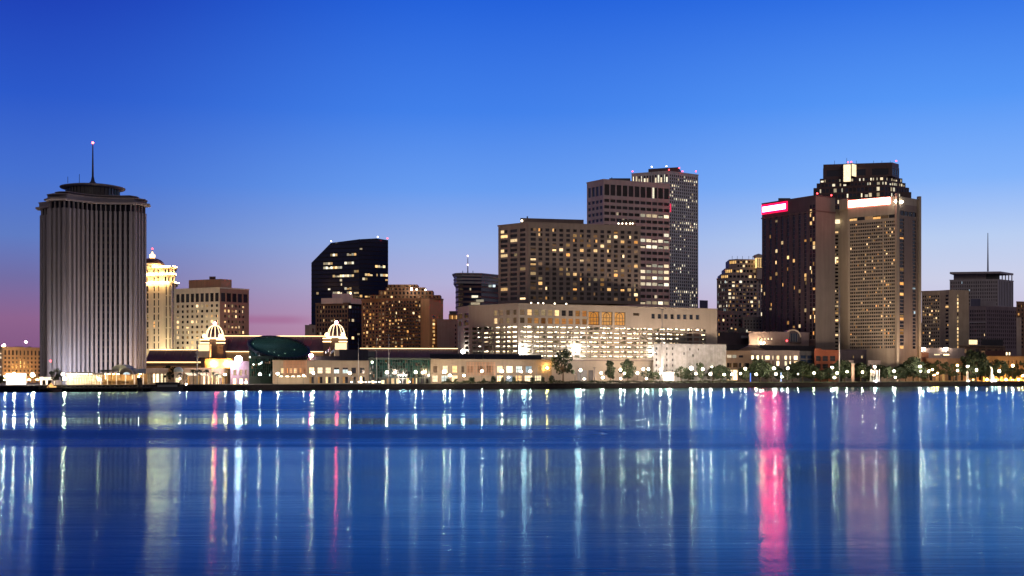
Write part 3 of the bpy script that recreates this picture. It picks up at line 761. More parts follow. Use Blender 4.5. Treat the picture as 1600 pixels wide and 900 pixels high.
T = building('parking_mall', 'cream concrete mall podium with brightly lit open parking decks and bronze arched windows', 'parking mall',
    [PA, PB, PCc, PD], 475,
    [[dict(us=[(725.5, 732)], y=(0, 0), vs=grows[:6], lit=opening), dict(us=[(716, 722.5), (725, 732)], y=(0, 0), vs=[(485, 493), (497, 505)], lit=lit_rand(0, dim=.9))],
     [dict(us=lpairs, y=(0, 0), vs=grows[:6], lit=opening), dict(us=[(771.5, 777), (779.5, 786), (790.5, 796.5), (801.5, 807)], y=(0, 0), vs=[(483.5, 491.5), (496, 504.5)], lit=lit_rand(.25, (WARM, BRONZE), dim=.75), var='bars')],
     [dict(us=[(812.5, 820)], y=(0, 0), vs=[(483.5, 492), (496, 504.5)], lit=lambda i, j: (DIM, 'bars')),
      dict(us=win10, y=(0, 0), vs=[(483, 492), (496, 504.8)], lit=lw),
      dict(us=[(919.6, 936.6), (940.2, 957), (960.4, 977.2)], y=(0, 0), vs=[(483.6, 505.4)], lit=lambda i, j: (litwin('arched_room', (1, .40, .08), (1, .5, .16), .5, 1.1), 'arch')),
      dict(us=[(989.3, 998.8)], y=(0, 0), vs=[(484.5, 488.8)], lit=lambda i, j: (DIM, 'bars')),
      dict(us=[(1018 + i * 9.9, 1023.6 + i * 9.9) for i in range(8)], y=(0, 0), vs=[(485, 492.8)], lit=lambda i, j: (BLUEW, 'bars')),
      dict(us=p2, y=(0, 0), vs=grows[:5], lit=opening), dict(us=pairs, y=(0, 0), vs=grows[5:], lit=opening, skip=lambda i, j: False)]], pod, ref=2, depth=70, rec=.9, trim=False)
b = T.acc('coping')
for A, C in zip(T.pts[:-1], T.pts[1:]):
    L = math.hypot(C[0]-A[0], C[1]-A[1]); d = ((C[0]-A[0])/L, (C[1]-A[1])/L); n = (d[1], -d[0])
    b.prism([(A[0]+n[0]*.3, A[1]+n[1]*.3), (C[0]+n[0]*.3, C[1]+n[1]*.3), (C[0]-n[0]*.7, C[1]-n[1]*.7), (A[0]-n[0]*.7, A[1]-n[1]*.7)], T.z1 - .2, T.z1 + .6, pod)
    # parking floors behind the openings
deckm = surf('deck_concrete', (.55, .52, .46), .85, .15); tube = emis('deck_light', (1, .9, .72), 16); tubew = emis('deck_strip', (1, .84, .58), 12)
tubel = emis('deck_light_warm', (1, .76, .44), 11)
zl = [pz(g[1], Yp) for g in grows]; zh = [pz(g[0], Yp) for g in grows]
decks = []
def inset(pts, e):
    out = []
    for i, p in enumerate(pts):
        dirs = []
        for k in (i - 1, i):
            if 0 <= k < len(pts) - 1:
                A, C = pts[k], pts[k + 1]; L = math.hypot(C[0]-A[0], C[1]-A[1]); dirs.append((-(C[1]-A[1])/L, (C[0]-A[0])/L))
        nx, ny = sum(d[0] for d in dirs) / len(dirs), sum(d[1] for d in dirs) / len(dirs); q = nx * nx + ny * ny
        out.append((p[0] + nx / q * e, p[1] + ny / q * e))
    return out
i0, i1 = inset(T.pts, .95), inset(T.pts, 17)
for j in range(len(grows) + 1):
    zt_ = (zl[j - 1] - .25) if j else zh[0] + .75
    z_f = zl[j] - .95 if j < len(grows) else None
    b = Acc(); zz = zt_ if j == 0 else zl[j - 1] - .95
    b.prism(i0 + i1[::-1], zz - .25, zz, deckm); decks.append(T.add('parking_deck', b))
b = Acc(); i2 = inset(T.pts, 17.6)
b.prism(i1 + i2[::-1], zl[-1] - 1.5, zh[0] + 1, deckm); T.add('back_wall', b)
for A, C in zip(i0[:-1], i0[1:]): pass
# ceiling lights and columns
spare = Acc(); nlight = 0
for j in range(len(grows)):
    ztop = (zl[j - 1] - .95 - .25) if j else zh[0] + .75 - .25
    for A, C in ((T.pts[1], T.pts[2]), (T.pts[2], T.pts[3])):
        L = math.hypot(C[0]-A[0], C[1]-A[1]); d = ((C[0]-A[0])/L, (C[1]-A[1])/L); nin = (-d[1], d[0]); k = int(L / 8.5)
        for i in range(k):
            if j > 4 and (i + .5) / k > .72 and A is T.pts[2]: continue
            u = (i + .5 + random.uniform(-.2, .2)) * L / k
            for e in (5.0, 13.6):
                if random.random() < (.45 if e < 6 else .06): continue
                c = (A[0] + d[0]*u + nin[0]*e, A[1] + d[1]*u + nin[1]*e)
                b = Acc() if nlight < 95 else spare; nlight += 1
                b.obox(c, 1.3 if e < 6 else 5.2, .4, ztop - .5, ztop - .3, math.atan2(d[1], d[0]), tube if e < 6 else (tubew if j % 2 == 0 else tubel))
                if b is not spare: T.add('deck_light', b, decks[j])
T.add('deck_light', spare, kind='stuff')
for A, C in ((T.pts[1], T.pts[2]), (T.pts[2], T.pts[3])):
    L = math.hypot(C[0]-A[0], C[1]-A[1]); d = ((C[0]-A[0])/L, (C[1]-A[1])/L); nin = (-d[1], d[0])
    u = 5.0
    while u < L - 3:
        b = Acc(); e = 8.0; b.obox((A[0]+d[0]*u+nin[0]*e, A[1]+d[1]*u+nin[1]*e), .8, .8, zl[-1] - 1, zh[0] + .5, math.atan2(d[1], d[0]), deckm)
        u += 9.0; T.add('column', b)
# storefront base wall openings
A, C = T.pts[2], T.pts[3]
L = math.hypot(C[0]-A[0], C[1]-A[1]); d = ((C[0]-A[0])/L, (C[1]-A[1])/L); n = (d[1], -d[0]); at = lambda u, e: (A[0]+d[0]*u+n[0]*e, A[1]+d[1]*u+n[1]*e)
for p0, p1, q0 in ((919.5, 926.5, 578.5), (902, 917, 578.5)):
    b = Acc(); u0, u1 = upx(A, C, p0), upx(A, C, p1); b.prism([at(u0, .25), at(u1, .25), at(u1, .05), at(u0, .05)], G, pz(q0, 830), DKMETAL if p0 > 910 else GREYM); T.add('service_door', b)
b = Acc(); b.prism([at(20, .3), at(L * .7, .3), at(L * .7, .02), at(20, .02)], pz(563.2, Yp), pz(562.2, Yp), DKBROWN); T.add('string_course', b)
for p, q in ((728, 549, ), (816.5, 547), (900, 545.5), (1020.5, 548.5)):
    FA, FC = (T.pts[0], T.pts[1]) if p < 733 else (T.pts[2], T.pts[3])
    LL = math.hypot(FC[0]-FA[0], FC[1]-FA[1]); dd = ((FC[0]-FA[0])/LL, (FC[1]-FA[1])/LL); n_ = (dd[1], -dd[0]); u = upx(FA, FC, p)
    c = (FA[0]+dd[0]*u+n_[0]*2.2, FA[1]+dd[1]*u+n_[1]*2.2); z = pz(q, c[1]); b = Acc()
    b.ball((*c, z), 1.7 if p > 733 else 1.3, FLOODL, 8); b.tube((*c, z - .2), (FA[0]+dd[0]*u, FA[1]+dd[1]*u, z + .5), .25, DKMETAL, 5); T.add('wall_floodlight', b)
for p in (925, 936, 944, 962, 980):
    b = Acc(); Y = 838 + (p - 925) * .2; b.ball((px(p - 95, Y - 22), Y - 20, T.z1 + 1.2), .5, PALEL, 6); T.add('roof_lamp', b)
T.done()
MALL = T

# cars on the decks
def car_mesh(bodym):
    a = Acc(); prof = [(-2.2, .35), (2.2, .35), (2.25, .8), (1.25, .92), (.75, 1.42), (-1.1, 1.45), (-1.8, .95), (-2.2, .9)]
    L_ = [(x, -.85, z) for x, z in prof]; R_ = [(x, .85, z) for x, z in prof]
    a.face(L_, bodym); a.face(R_[::-1], bodym)
    for i in range(len(prof)):
        j = (i + 1) % len(prof); a.face([L_[j], L_[i], R_[i], R_[j]], bodym)
    for x in (-1.35, 1.35):
        for y in (-.86, .86): a.tube((x, y - .08, .33), (x, y + .08, .33), .33, BLACKS, 8)
    return a.mesh('parked_car')
carms = [('black', car_mesh(surf('black_paint', (.015, .015, .018), .3, .05))), ('dark red', car_mesh(surf('red_paint', (.12, .015, .012), .3, .05))), ('dark blue', car_mesh(surf('blue_paint', (.02, .03, .08), .3, .05))), ('grey', car_mesh(surf('grey_paint', (.10, .10, .105), .3, .05)))]
ordn = ['top', 'second', 'third', 'fourth', 'fifth', 'sixth', 'lowest']
nums = ['first', 'second', 'third', 'fourth', 'fifth', 'sixth', 'seventh', 'eighth', 'ninth', 'tenth', 'eleventh', 'twelfth', 'thirteenth']
A, C = MALL.pts[2], MALL.pts[3]
L = math.hypot(C[0]-A[0], C[1]-A[1]); d = ((C[0]-A[0])/L, (C[1]-A[1])/L); nin = (-d[1], d[0])
for j in range(7):
    for k in range(13):
        if random.random() > (.5 if j not in (1, 2, 3) else .75): continue
        p = 816 + k * 20.8 + random.choice((3, 12))
        if p > (1090 if j < 5 else 1015): continue
        cn, me = random.choice(carms); u = upx(A, C, p); e = 3.2
        o = link('parked_car', me, None, (A[0]+d[0]*u+nin[0]*e, A[1]+d[1]*u+nin[1]*e, zl[j] - .95), math.atan2(d[1], d[0]) + random.choice((0, math.pi)))
        tag(o, f'{cn} car on the {ordn[j]} parking deck in the {nums[k]} bay from the mall corner', 'car', 'cars parked on the lit decks')
# ================================================================ LEFT
# --- cruciform tower with concave sides
fin = surf('ribbed_concrete', (.20, .185, .21), .8, .12, .12, .15)
ctr = (px(145, 724), 724); th = BANK
def rot(x, y): return (ctr[0] + x * math.cos(th) - y * math.sin(th), ctr[1] + x * math.sin(th) + y * math.cos(th))
def plan(k=0.0, sag=6.9, Rw=31.8, we=6.1, n=14, tip=0.0):
    pts = []
    s = .70710678
    for q in range(4):
        ca, sa = math.cos(q * math.pi / 2), math.sin(q * math.pi / 2)
        e = Rw + k; w = we + k * .4
        side = []
        x0, y0 = -(e * s - w * s), -(e * s + w * s)
        for i in range(n + 1):
            t = i / n; x = x0 + (-2 * x0) * t
            side.append((x, y0 + (sag) * math.sin(math.pi * t) ** 1.0))
        if tip: side += [(e * s + tip * s * 1.0, -(e * s + tip * s))]
        pts += [(x * ca - y * sa, x * sa + y * ca) for x, y in side]
    return [rot(*p) for p in pts]
T = Thing('office_tower', 'tall ribbed concrete tower of cross-shaped plan with a round rooftop lounge and spire', 'office tower', ctr)
Yw = 712
zt = pz(331.5, Yw); zc = pz(320.5, Yw)
T.acc('glazing').prism(plan(-1.3), G, zc, glass('navy_recess_glass', (.003, .005, .014), .35, .12), top=False, bottom=False)
per = plan(); n = len(per)
rw = T.acc('ribbed_wall')
for i in range(n):
    a, b = per[i], per[(i + 1) % n]; L = math.hypot(b[0]-a[0], b[1]-a[1])
    k = max(1, round(L / 3.15)); ang = math.atan2(b[1]-a[1], b[0]-a[0])
    for j in range(k):
        t = (j + .5) / k; c = (a[0] + (b[0]-a[0]) * t, a[1] + (b[1]-a[1]) * t)
        rw.obox(c, min(L / k * .50, 1.6), 1.9, G, zt, ang, fin)
        rw.obox(c, .5, 1.2, zt, zc, ang, fin)
for z in range(12, 100, 4): T.acc('floor_spandrel').prism(plan(-1.2), z, z + 1.3, surf('dark_spandrel', (.012, .012, .018), .6), top=False, bottom=False)
T.acc('cornice').prism(plan(2.6, 7.6, tip=4.0), zc, zc + .9, surf('cornice_concrete', (.26, .225, .23), .8))
T.acc('parapet').prism(plan(.6), zc + .9, pz(312, Yw), fin)
T.acc('upper_cornice').prism(plan(1.0, 7.2, tip=2.5), pz(312, Yw), pz(312, Yw) + .6, MATS['cornice_concrete'])
T.acc('upper_parapet').prism(plan(-4), pz(312, Yw) + .9, pz(306.5, Yw), surf('dark_parapet', (.10, .09, .10), .8))
T.acc('roof').prism(plan(-3.5, tip=1.5), pz(306.5, Yw), pz(305.4, Yw), MATS['cornice_concrete'])
z0_, z1_ = pz(305.4, Yw), pz(290.5, Yw)
T.acc('lounge_drum').lathe(ctr, [(15, z0_), (15, z0_ + 1.6), (14.7, z0_ + 1.7), (14.7, z1_ - .3)], DARKW, 40, smooth=False)
T.acc('lounge_mullion_frame')
for i in range(40):
    t = 2 * math.pi * i / 40; T.acc('lounge_mullion_frame').obox((ctr[0] + 15 * math.cos(t), ctr[1] + 15 * math.sin(t)), .35, .35, z0_, z1_, t, DKMETAL)
T.acc('lounge_roof').lathe(ctr, [(14.9, z1_ - .6), (18.2, z1_ + .1), (18.4, z1_ + .7), (15.6, z1_ + 1.3), (.5, z1_ + 2.4)], fin, 40)
b = Acc(); b.tube((*ctr, z1_ + 2), (*ctr, pz(218, Yw)), .75, DKMETAL, 6, .3); b.lathe(ctr, [(2.6, z1_ + 1.6), (2.4, z1_ + 3.2), (1.2, z1_ + 4.5), (.7, z1_ + 7)], DKMETAL, 10); sp_ = T.add('spire', b)
b = Acc(); b.ball((*ctr, pz(217, Yw)), .7, emis('spire_beacon', (1, .12, .1), 10), 6); T.add('spire_beacon', b, sp_)
for p, q in ((106, 276), (124, 272)): mast(T, 'roof_antenna', p, Yw + 4, q, 286, .15, DKMETAL)
b = Acc(); b.ball((px(79, 686), 686, pz(564, 686)), .55, REDL, 6); T.add('wall_beacon', b)
T.done()

# --- orange-lit hotel block
Yl = 800
T = building('warehouse_block', 'low orange-lit block with rows of small dark windows beside the ribbed tower', 'building', [(-14, Yl + 26), (4, Yl), (70, Yl + 30)], 543.5,
    [dict(p=(-13, 3.5), cols=3, r=.5, y=(548, 590), rows=6, h=.5, lit=lit_rand(1, (WHITE,))),
     [dict(p=(5.5, 70), cols=11, r=.5, y=(546, 555.5), rows=1, h=.8, lit=lit_rand(0)), dict(p=(5.5, 70), cols=11, r=.5, y=(556, 589), rows=5, h=.55, lit=lit_rand(.02))]], surf('ochre_plaster', (.42, .28, .15), .85, .15), ref=1)
for i in range(5):
    b = Acc(); p = 8 + i * 12.5; Yq = Yl - 9 + i * 5.5; c_ = (px(p, Yq), Yq); b.obox(c_, 1.2, .7, G + 2.0, G + 2.2, 0, emis('sodium_flood', (1, .56, .2), 380)); b.obox(c_, 1.5, 1, G, G + 1.95, 0, DKMETAL); T.add('ground_floodlight', b)
for p0, p1 in ((23, 37), (43, 49)): blockpx(T, 'roof_plant', p0, p1, Yl + 20, 541.5, 544.5, DKMETAL, 8)
T.done()
# --- glowing pavilion in front of it
Y = shore(25, 34)
T = building('glass_pavilion', 'small white pavilion with glowing arches in front of the orange block', 'pavilion', [(9.5, Y), (41, Y + 10)], 585,
    [dict(us=[(12, 18), (22, 26), (30, 33.5), (36.5, 40)], y=(588, 603), rows=1, h=.9, lit=lambda i, j: (SHOP, 'full'))], WHITEP, depth=9)
T.done()
Y = shore(72, 24)
T = Thing('entrance_canopy', 'white flat canopy on square columns at the foot of the ribbed tower', 'canopy', (px(72, Y), Y))
blockpx(T, 'canopy', 61.5, 84, Y, 589, 594, WHITEP, 8, Y + 8)
for p in (63, 69, 78.5): b = Acc(); b.obox((px(p, Y), Y + 1 + (p - 62) * .36), .9, .9, G, pz(594, Y), BANK, WHITEP); T.add('column', b)
blockpx(T, 'glazing', 64, 80, Y + 5, 594.2, 605, DARKW, 2, Y + 11); blockpx(T, 'base_wall', 80, 96, Y + 8, 594, 606, CONC, 5, Y + 14)
T.done()

# --- gold-crowned hotel with domes
Yg = 1000
gw = surf('warm_limestone', (.66, .57, .46), .8, .1)
T = building('hotel_tower', 'slim limestone hotel tower with a gold-lit crown and a dark dome beside the ribbed tower', 'hotel', [(205, 1010), (252, Yg), (268, Yg - 4), (275, Yg + 6)], 443,
    [[dict(us=[(229, 232), (239.5, 242), (246.5, 248.5)], y=(445, 546), rows=9, h=.8, lit=lit_rand(.1, (WARM,)), var='tall')],
     [dict(us=[(258.5, 260.5), (264.5, 266.5)], y=(445, 546), rows=6, h=.9, lit=lit_rand(.06, (WARM,)))],
     [dict(us=[(270.5, 272)], y=(445, 546), rows=9, h=.8, lit=lit_rand(.1, (WARM,)))]], gw, ref=1, depth=30)
zb_ = T.z1
Tb = backs
ins = [P(206, 1012), P(252, Yg + 2), P(267, Yg - 2), P(273.5, Yg + 7)]
zs = [pz(431, Yg), pz(418, Yg)]
bb = backs(ins[0], ins[-1], 26)
for k, (A, C) in enumerate(zip(ins[:-1], ins[1:])):
    f = [dict(us=[(229, 231), (239.5, 241.5), (246, 248)], y=(0, 0), vs=[(432, 440), (420.5, 426)], lit=lit_rand(0)), dict(us=[(257, 260), (262, 265)], y=(0, 0), vs=[(432, 440), (420.5, 427)], lit=lit_rand(0)), dict(us=[(269, 271.5)], y=(0, 0), vs=[(432, 440), (420.5, 426)], lit=lit_rand(0))][k]
    facade(T, A, C, zb_, zs[1], face_rects(A, C, Yg, f), gw, .6)
T.acc('wall').face([(*p, zs[1]) for p in ins + bb], ROOF)
up = emis('crown_uplight', (1, .60, .22), 110)
for part, z, e in (('crown_ledge', zb_, 3.6), ('crown_cornice', pz(429.5, Yg), 1.2), ('crown_cornice', zs[1], 2.4)):
    o = [(T.loc[0] + (p[0] - T.loc[0]) * (1 + e / 18), T.loc[1] + (p[1] - T.loc[1]) * (1 + e / 18)) for p in ins + bb]
    T.acc(part).prism(o, z - .4, z + .6, gw)
for z, e in ((zb_ + .65, 3.4), (pz(429.5, Yg) + .65, 1.0), (zs[1] + .65, 1.6)):
    for k, (A, C) in enumerate(zip(ins[:-1], ins[1:])):
        L = math.hypot(C[0]-A[0], C[1]-A[1]); d = ((C[0]-A[0])/L, (C[1]-A[1])/L); n_ = (d[1], -d[0])
        b = Acc(); b.prism([(A[0]+n_[0]*e, A[1]+n_[1]*e), (C[0]+n_[0]*e, C[1]+n_[1]*e), (C[0]+n_[0]*(e-.4), C[1]+n_[1]*(e-.4)), (A[0]+n_[0]*(e-.4), A[1]+n_[1]*(e-.4))], z, z + .35, up); T.add('crown_uplight', b)
for p, y in ((238, Yg + 12), (222, Yg + 14)):
    c = (px(p, y), y); z = zs[1]
    b = Acc(); b.lathe(c, [(9.4, z), (9.4, z + 3.2), (10, z + 3.4), (10, z + 3.9)], gw, 24); T.add('drum', b)
    dm = Acc(); dm.lathe(c, [(9.3, z + 3.9), (8.8, z + 5.2), (7, z + 7), (4, z + 8.3), (1.5, z + 8.8)], surf('dark_copper', (.10, .05, .04), .5), 24); dm = T.add('dome', dm)
    b = Acc(); b.lathe(c, [(1.9, z + 8.6), (2.4, z + 10.2), (2.2, z + 11.4), (.8, z + 12.4), (.3, z + 14)], emis('lantern_glow', (1, .55, .18), 6), 10); T.add('lantern', b, dm)
    b = Acc(); b.tube((*c, z + 13), (*c, z + 16), .2, DKMETAL, 5); T.add('finial', b, dm)
    b = Acc(); b.ball((*c, z + 16.4), .7, REDL, 6); T.add('finial_beacon', b, dm)
T.done(); GH = T

for p_, Yq in ((232, Yg - 14), (246, Yg - 14), (260, Yg - 16), (271, Yg - 12)):
    c_ = (px(p_, Yq), Yq); b = Acc(); b.obox(c_, 2.2, 1.0, 11.5, 11.98, 0, DKMETAL); b.obox(c_, 1.9, .8, 12, 12.12, 0, emis('facade_flood', (1, .78, .45), 1500)); b.tube((*c_, G), (*c_, 11.6), .15, DKMETAL, 4); T.add('ground_floodlight', b)
# --- beige hotel with penthouse
Yh = 940
bg = surf('beige_precast', (.66, .60, .50), .8, .1)
T = building('hotel_tower', 'beige hotel block with tall top-floor windows and a ribbed brown penthouse', 'hotel', [(272, Yh + 20), (343.5, Yh), (389, Yh + 22)], 450,
    [[dict(p=(274, 342.5), cols=9, r=.74, y=(456, 472), rows=1, h=.85, lit=lit_rand(.1, (WARM,))), dict(p=(274, 342.5), cols=9, r=.5, y=(473, 547), rows=9, h=.52, lit=lit_rand(.55, (WARM,), dim=.1))],
     [dict(p=(344.5, 388), cols=5, r=.8, y=(456, 472), rows=1, h=.85, lit=lit_rand(.1, (WARM,))), dict(p=(349, 383), cols=6, r=.5, y=(473, 547), rows=9, h=.52, lit=lit_rand(.55, (WARM,), dim=.1))]], bg, ref=1, mats={1: surf('shaded_brown_precast', (.36, .23, .18), .8, .1)})  # right face is a darker brown, its shading put into the wall colour
A, B_, C = P(295, Yh + 18), P(345, Yh + 5), P(362, Yh + 13)
pn = T.acc('penthouse'); pn.prism([A, B_, C, (A[0] + C[0] - B_[0], A[1] + C[1] - B_[1])], T.z1, pz(435, Yh), surf('penthouse_brown', (.50, .31, .20), .85, .1))
for i in range(22):
    t = (i + .5) / 22; T.acc('penthouse_rib').obox((A[0] + (B_[0]-A[0]) * t, A[1] + (B_[1]-A[1]) * t - .2), .5, .5, T.z1, pz(435.5, Yh), 0, MATS['penthouse_brown'])
def footlights(T, spots, y0, col, s, nm):
    for p, Yq in spots:
        c_ = (px(p, Yq), Yq); b = Acc(); b.obox(c_, 2.2, 1.0, y0 - .5, y0 - .02, 0, DKMETAL); b.obox(c_, 1.9, .8, y0, y0 + .12, 0, emis(nm, col, s)); b.tube((*c_, G), (*c_, y0 - .4), .15, DKMETAL, 4); T.add('ground_floodlight', b)
footlights(T, ((282, Yh - 4), (302, Yh - 8), (322, Yh - 14), (340, Yh - 18)), 12, (1, .78, .45), 1500, 'facade_flood')
blockpx(T, 'roof_plant', 327, 337, Yh + 12, 432, 435.5, DKBROWN, 6)
T.done()

# ================================================================ CASINO
Yk = 860
T = Thing('casino', 'long casino hall under plum metal roofs edged with strings of golden lights', 'casino', (px(420, Yk), Yk + 20))
tanw = surf('casino_tan_wall', (.45, .33, .2), .85)
def roofseg(p0, p1, qr, qe, Y0, Y1, run=9, lights=(1, 1)):
    A, C = P(p0, Y0), P(p1, Y1)
    zr, ze = pz(qr, Y0 + run), pz(qe, Y0)
    a = T.acc('roof')
    B0, B1 = (A[0] + 1, A[1] + run), (C[0] + 1, C[1] + run)
    a.face([(*A, ze), (*C, ze), (*B1, zr), (*B0, zr)], PURPLE)
    a.face([(*B0, zr), (*B1, zr), (B1[0], B1[1] + 20, zr - 1), (B0[0], B0[1] + 20, zr - 1)], ROOF)
    k = int((p1 - p0) / 12)
    for i in range(1, k):
        t = i / k; T.acc('roof_seam').tube((A[0] + (C[0]-A[0]) * t, A[1] + (C[1]-A[1]) * t - .1, ze + .1), (B0[0] + (B1[0]-B0[0]) * t, B0[1] + (B1[1]-B0[1]) * t - .1, zr + .1), .16, PURPLE, 4)
    T.acc('wall').prism([A, C, (C[0] + 1, C[1] + run + 20), (A[0] + 1, A[1] + run + 20)], G, ze, tanw, top=False)
    for on, (s, e, z) in zip(lights, ((B0, B1, zr + .3), (A, C, ze + .1))):
        if on: b = Acc(); b.tube((s[0], s[1] - .5, z), (e[0], e[1] - .5, z), .26, STRING, 4); T.add('string_light', b)
roofseg(226, 345, 547, 566, Yk - 10, Yk - 6)
roofseg(331, 508, 525.5, 549.5, Yk - 4, Yk + 2, 11)
roofseg(558, 717, 545, 560, Yk + 6, Yk + 12, 8, (1, 0))
blockpx(T, 'frieze', 227, 320, Yk - 11, 568, 571.5, DKBROWN, 1); blockpx(T, 'frieze', 227, 322, Yk - 11.4, 573, 583, surf('casino_orange_wall', (.5, .3, .12), .85), 1)
blockpx(T, 'side_wing', 320, 363, Yk - 18, 560.5, 590, tanw, 8)
for p in (333, 353.5):
    b = Acc(); Y = Yk - 19.4; b.ball((px(p, Y), Y, pz(568.5, Y)), 1.0, AMBERL, 7); T.add('wall_lamp', b)
globe = emis('dome_globe', (1, .68, .34), 7); ribl = emis('dome_rib_light', (1, .72, .4), 3.6)
def casino_dome(pc, qt, front0, front1, wing0, wing1, Y):
    c = (px(pc, Y), Y + 6); k = Y / F
    q = lambda v: pz(qt + v, Y)
    dm = Acc(); dm.lathe(c, [(13.6*k, q(24)), (13.2*k, q(20)), (11.2*k, q(13)), (8.2*k, q(8)), (4.4*k, q(5)), (1.5*k, q(4))], PURPLE, 24); dm = T.add('dome', dm)
    for i in range(12):
        t = 2 * math.pi * (i + .5) / 12; pr = [(13.9, 24), (13.5, 20), (11.5, 13), (8.5, 8), (4.6, 5), (1.6, 4)]
        b = Acc()
        for (r0, v0), (r1, v1) in zip(pr[:-1], pr[1:]):
            b.tube((c[0] + r0*k*math.cos(t), c[1] + r0*k*math.sin(t), q(v0)), (c[0] + r1*k*math.cos(t), c[1] + r1*k*math.sin(t), q(v1)), .24, ribl, 4)
        T.add('dome_rib', b, dm)
    b = Acc(); b.ball((*c, q(1.6)), 2.6 * k, emis('red_lantern', (1, .05, .08), 260), 7); T.add('lantern', b, dm)
    b = Acc(); b.lathe(c, [(15.5*k, q(26)), (15.5*k, q(24))], STRING, 20); T.add('string_light', b)
    for s in (-12.5, 12.5):
        b = Acc(); b.ball((c[0] + s * k, c[1] - 7, q(21.5)), 3.2 * k, globe, 8); T.add('corner_globe', b)
        for v in (26.5, 31.5):
            b = Acc(); b.box(c[0] + (s - 6) * k, c[0] + (s + 6) * k, c[1] - 8.2, c[1] - 4, q(v + 1.6), q(v), STRING); T.add('lit_tier', b)
        T.acc('tower_wall').box(c[0] + (s - 5.4) * k, c[0] + (s + 5.4) * k, c[1] - 7.8, c[1] - 3, G, q(26.4), DKBROWN)
    T.acc('tower_wall').box(c[0] - 15 * k, c[0] + 15 * k, c[1] - 4, c[1] + 14, G, q(26), DKBROWN)
    b = Acc(); b.box(px(wing0, Y), px(wing1, Y), Y - 6, Y - 1, q(55), q(34), CREAM); T.add('pedestal', b)
    b = Acc(); w_ = px(wing1, Y) - px(wing0, Y); b.box(px(wing0, Y) + .3, px(wing1, Y) - .3, Y - 6.3, Y - 6.05, q(45), q(35), emis('lit_panel', (1, .72, .38), 1.7)); T.add('lit_panel', b)
casino_dome(332.5, 503.5, 0, 0, 313, 331, Yk - 14)
casino_dome(523.5, 501.5, 0, 0, 525, 544, Yk - 6)
T.done()

# ================================================================ AQUARIUM AND RIVERSIDE MALL
# --- plum block with floodlight
Y = shore(378, 36)
pl = surf('plum_plaster', (.30, .22, .25), .85)
T = building('event_hall', 'plum coloured hall with two rows of lit windows beside the tilted glass drum', 'hall', [(360, Y), (391, Y + 12)], 566,
    [[dict(us=[(364.5, 369.5), (374.5, 379), (383.5, 386)], y=(0, 0), vs=[(577.5, 586.5)], lit=lit_rand(1, (WARM,)), var='bars'), dict(us=[(364.5, 369.5), (374.5, 379.5), (383, 387)], y=(0, 0), vs=[(591.5, 600)], lit=lit_rand(1, (SHOP,)), var='full')]], pl, depth=16)
T.done()
T = Thing('floodlight', 'very bright white floodlight on the roof edge of the plum hall', 'floodlight', (px(373, Y), Y - 1.6, pz(566, Y)))
z = pz(561.5, Y)
b = Acc(); b.ball((px(373.5, Y), Y - 1.6, z), 2.0, emis('violet_flood', (1, .82, 1), 150), 8); T.add('lamp_head', b)
b = Acc(); b.tube((px(373.5, Y), Y - 1, pz(566, Y)), (px(373.5, Y), Y - 1, z), .3, DKMETAL, 6); T.add('bracket', b)
T.done()

# --- tilted glass drum
Y = shore(430, 52)
T = Thing('aquarium_drum', 'dark green glass drum cut by a slanting oval roof in front of the casino', 'aquarium', (px(434, Y), Y))
k = Y / F; n = 48
c = (px(434, Y), Y + 4)
rim, low = [], []
rx, ry = 47 * k, 30 * k
for i in range(n):
    t = 2 * math.pi * i / n; x, y = math.cos(t), math.sin(t)
    # the cut plane falls towards the river and to the right
    z = pz(543, Y) + (-x * 7.5 + y * 16.0) * k
    rim.append((c[0] + rx * x, c[1] + ry * y, z)); low.append((c[0] + rx * .93 * x, c[1] + ry * .93 * y, G))
rimn = T.acc('drum_glass')
for i in range(n):
    j = (i + 1) % n; rimn.face([low[i], low[j], rim[j], rim[i]], GREENGL)
    T.acc('drum_mullion').tube(low[i], rim[i], .14, surf('green_steel', (.008, .022, .022), .5), 4)
og = glass('oval_roof_glass', (.006, .03, .026), .25)
ov = T.acc('oval_roof'); cc = (c[0], c[1], pz(543, Y) - .4); ov.face([(cc[0] + (p[0]-cc[0]) * .96, cc[1] + (p[1]-cc[1]) * .96, p[2] - .2) for p in rim], og)
for i in range(n): T.acc('rim').tube(rim[i], rim[(i + 1) % n], .95, surf('rim_steel', (.012, .02, .024), .5), 6)
# rafters of the roof, all in its own plane
for i in range(1, 46):
    y0 = -1 + 2 * i / 46; xx = math.sqrt(1 - y0 * y0) * .95
    za = lambda x: pz(543, Y) + (-x * 7.5 + y0 * 16.0) * k + .05
    T.acc('roof_rafter_lattice').tube((c[0] - rx * xx, c[1] + ry * y0, za(-xx)), (c[0] + rx * xx, c[1] + ry * y0, za(xx)), .09, surf('rafter_teal', (.05, .16, .13), .5), 4)
for i in range(6):
    t = random.uniform(0, 6.28); r_ = random.uniform(.5, .9); x, y = r_ * math.cos(t), -abs(r_ * math.sin(t))
    b = Acc(); b.ball((c[0] + rx * x, c[1] + ry * y, pz(543, Y) + (-x * 7.5 + y * 16.0) * k + .3), .22, emis('green_lamp', (.5, 1, .65), 1.2), 4); T.add('roof_lamp', b)
T.done()
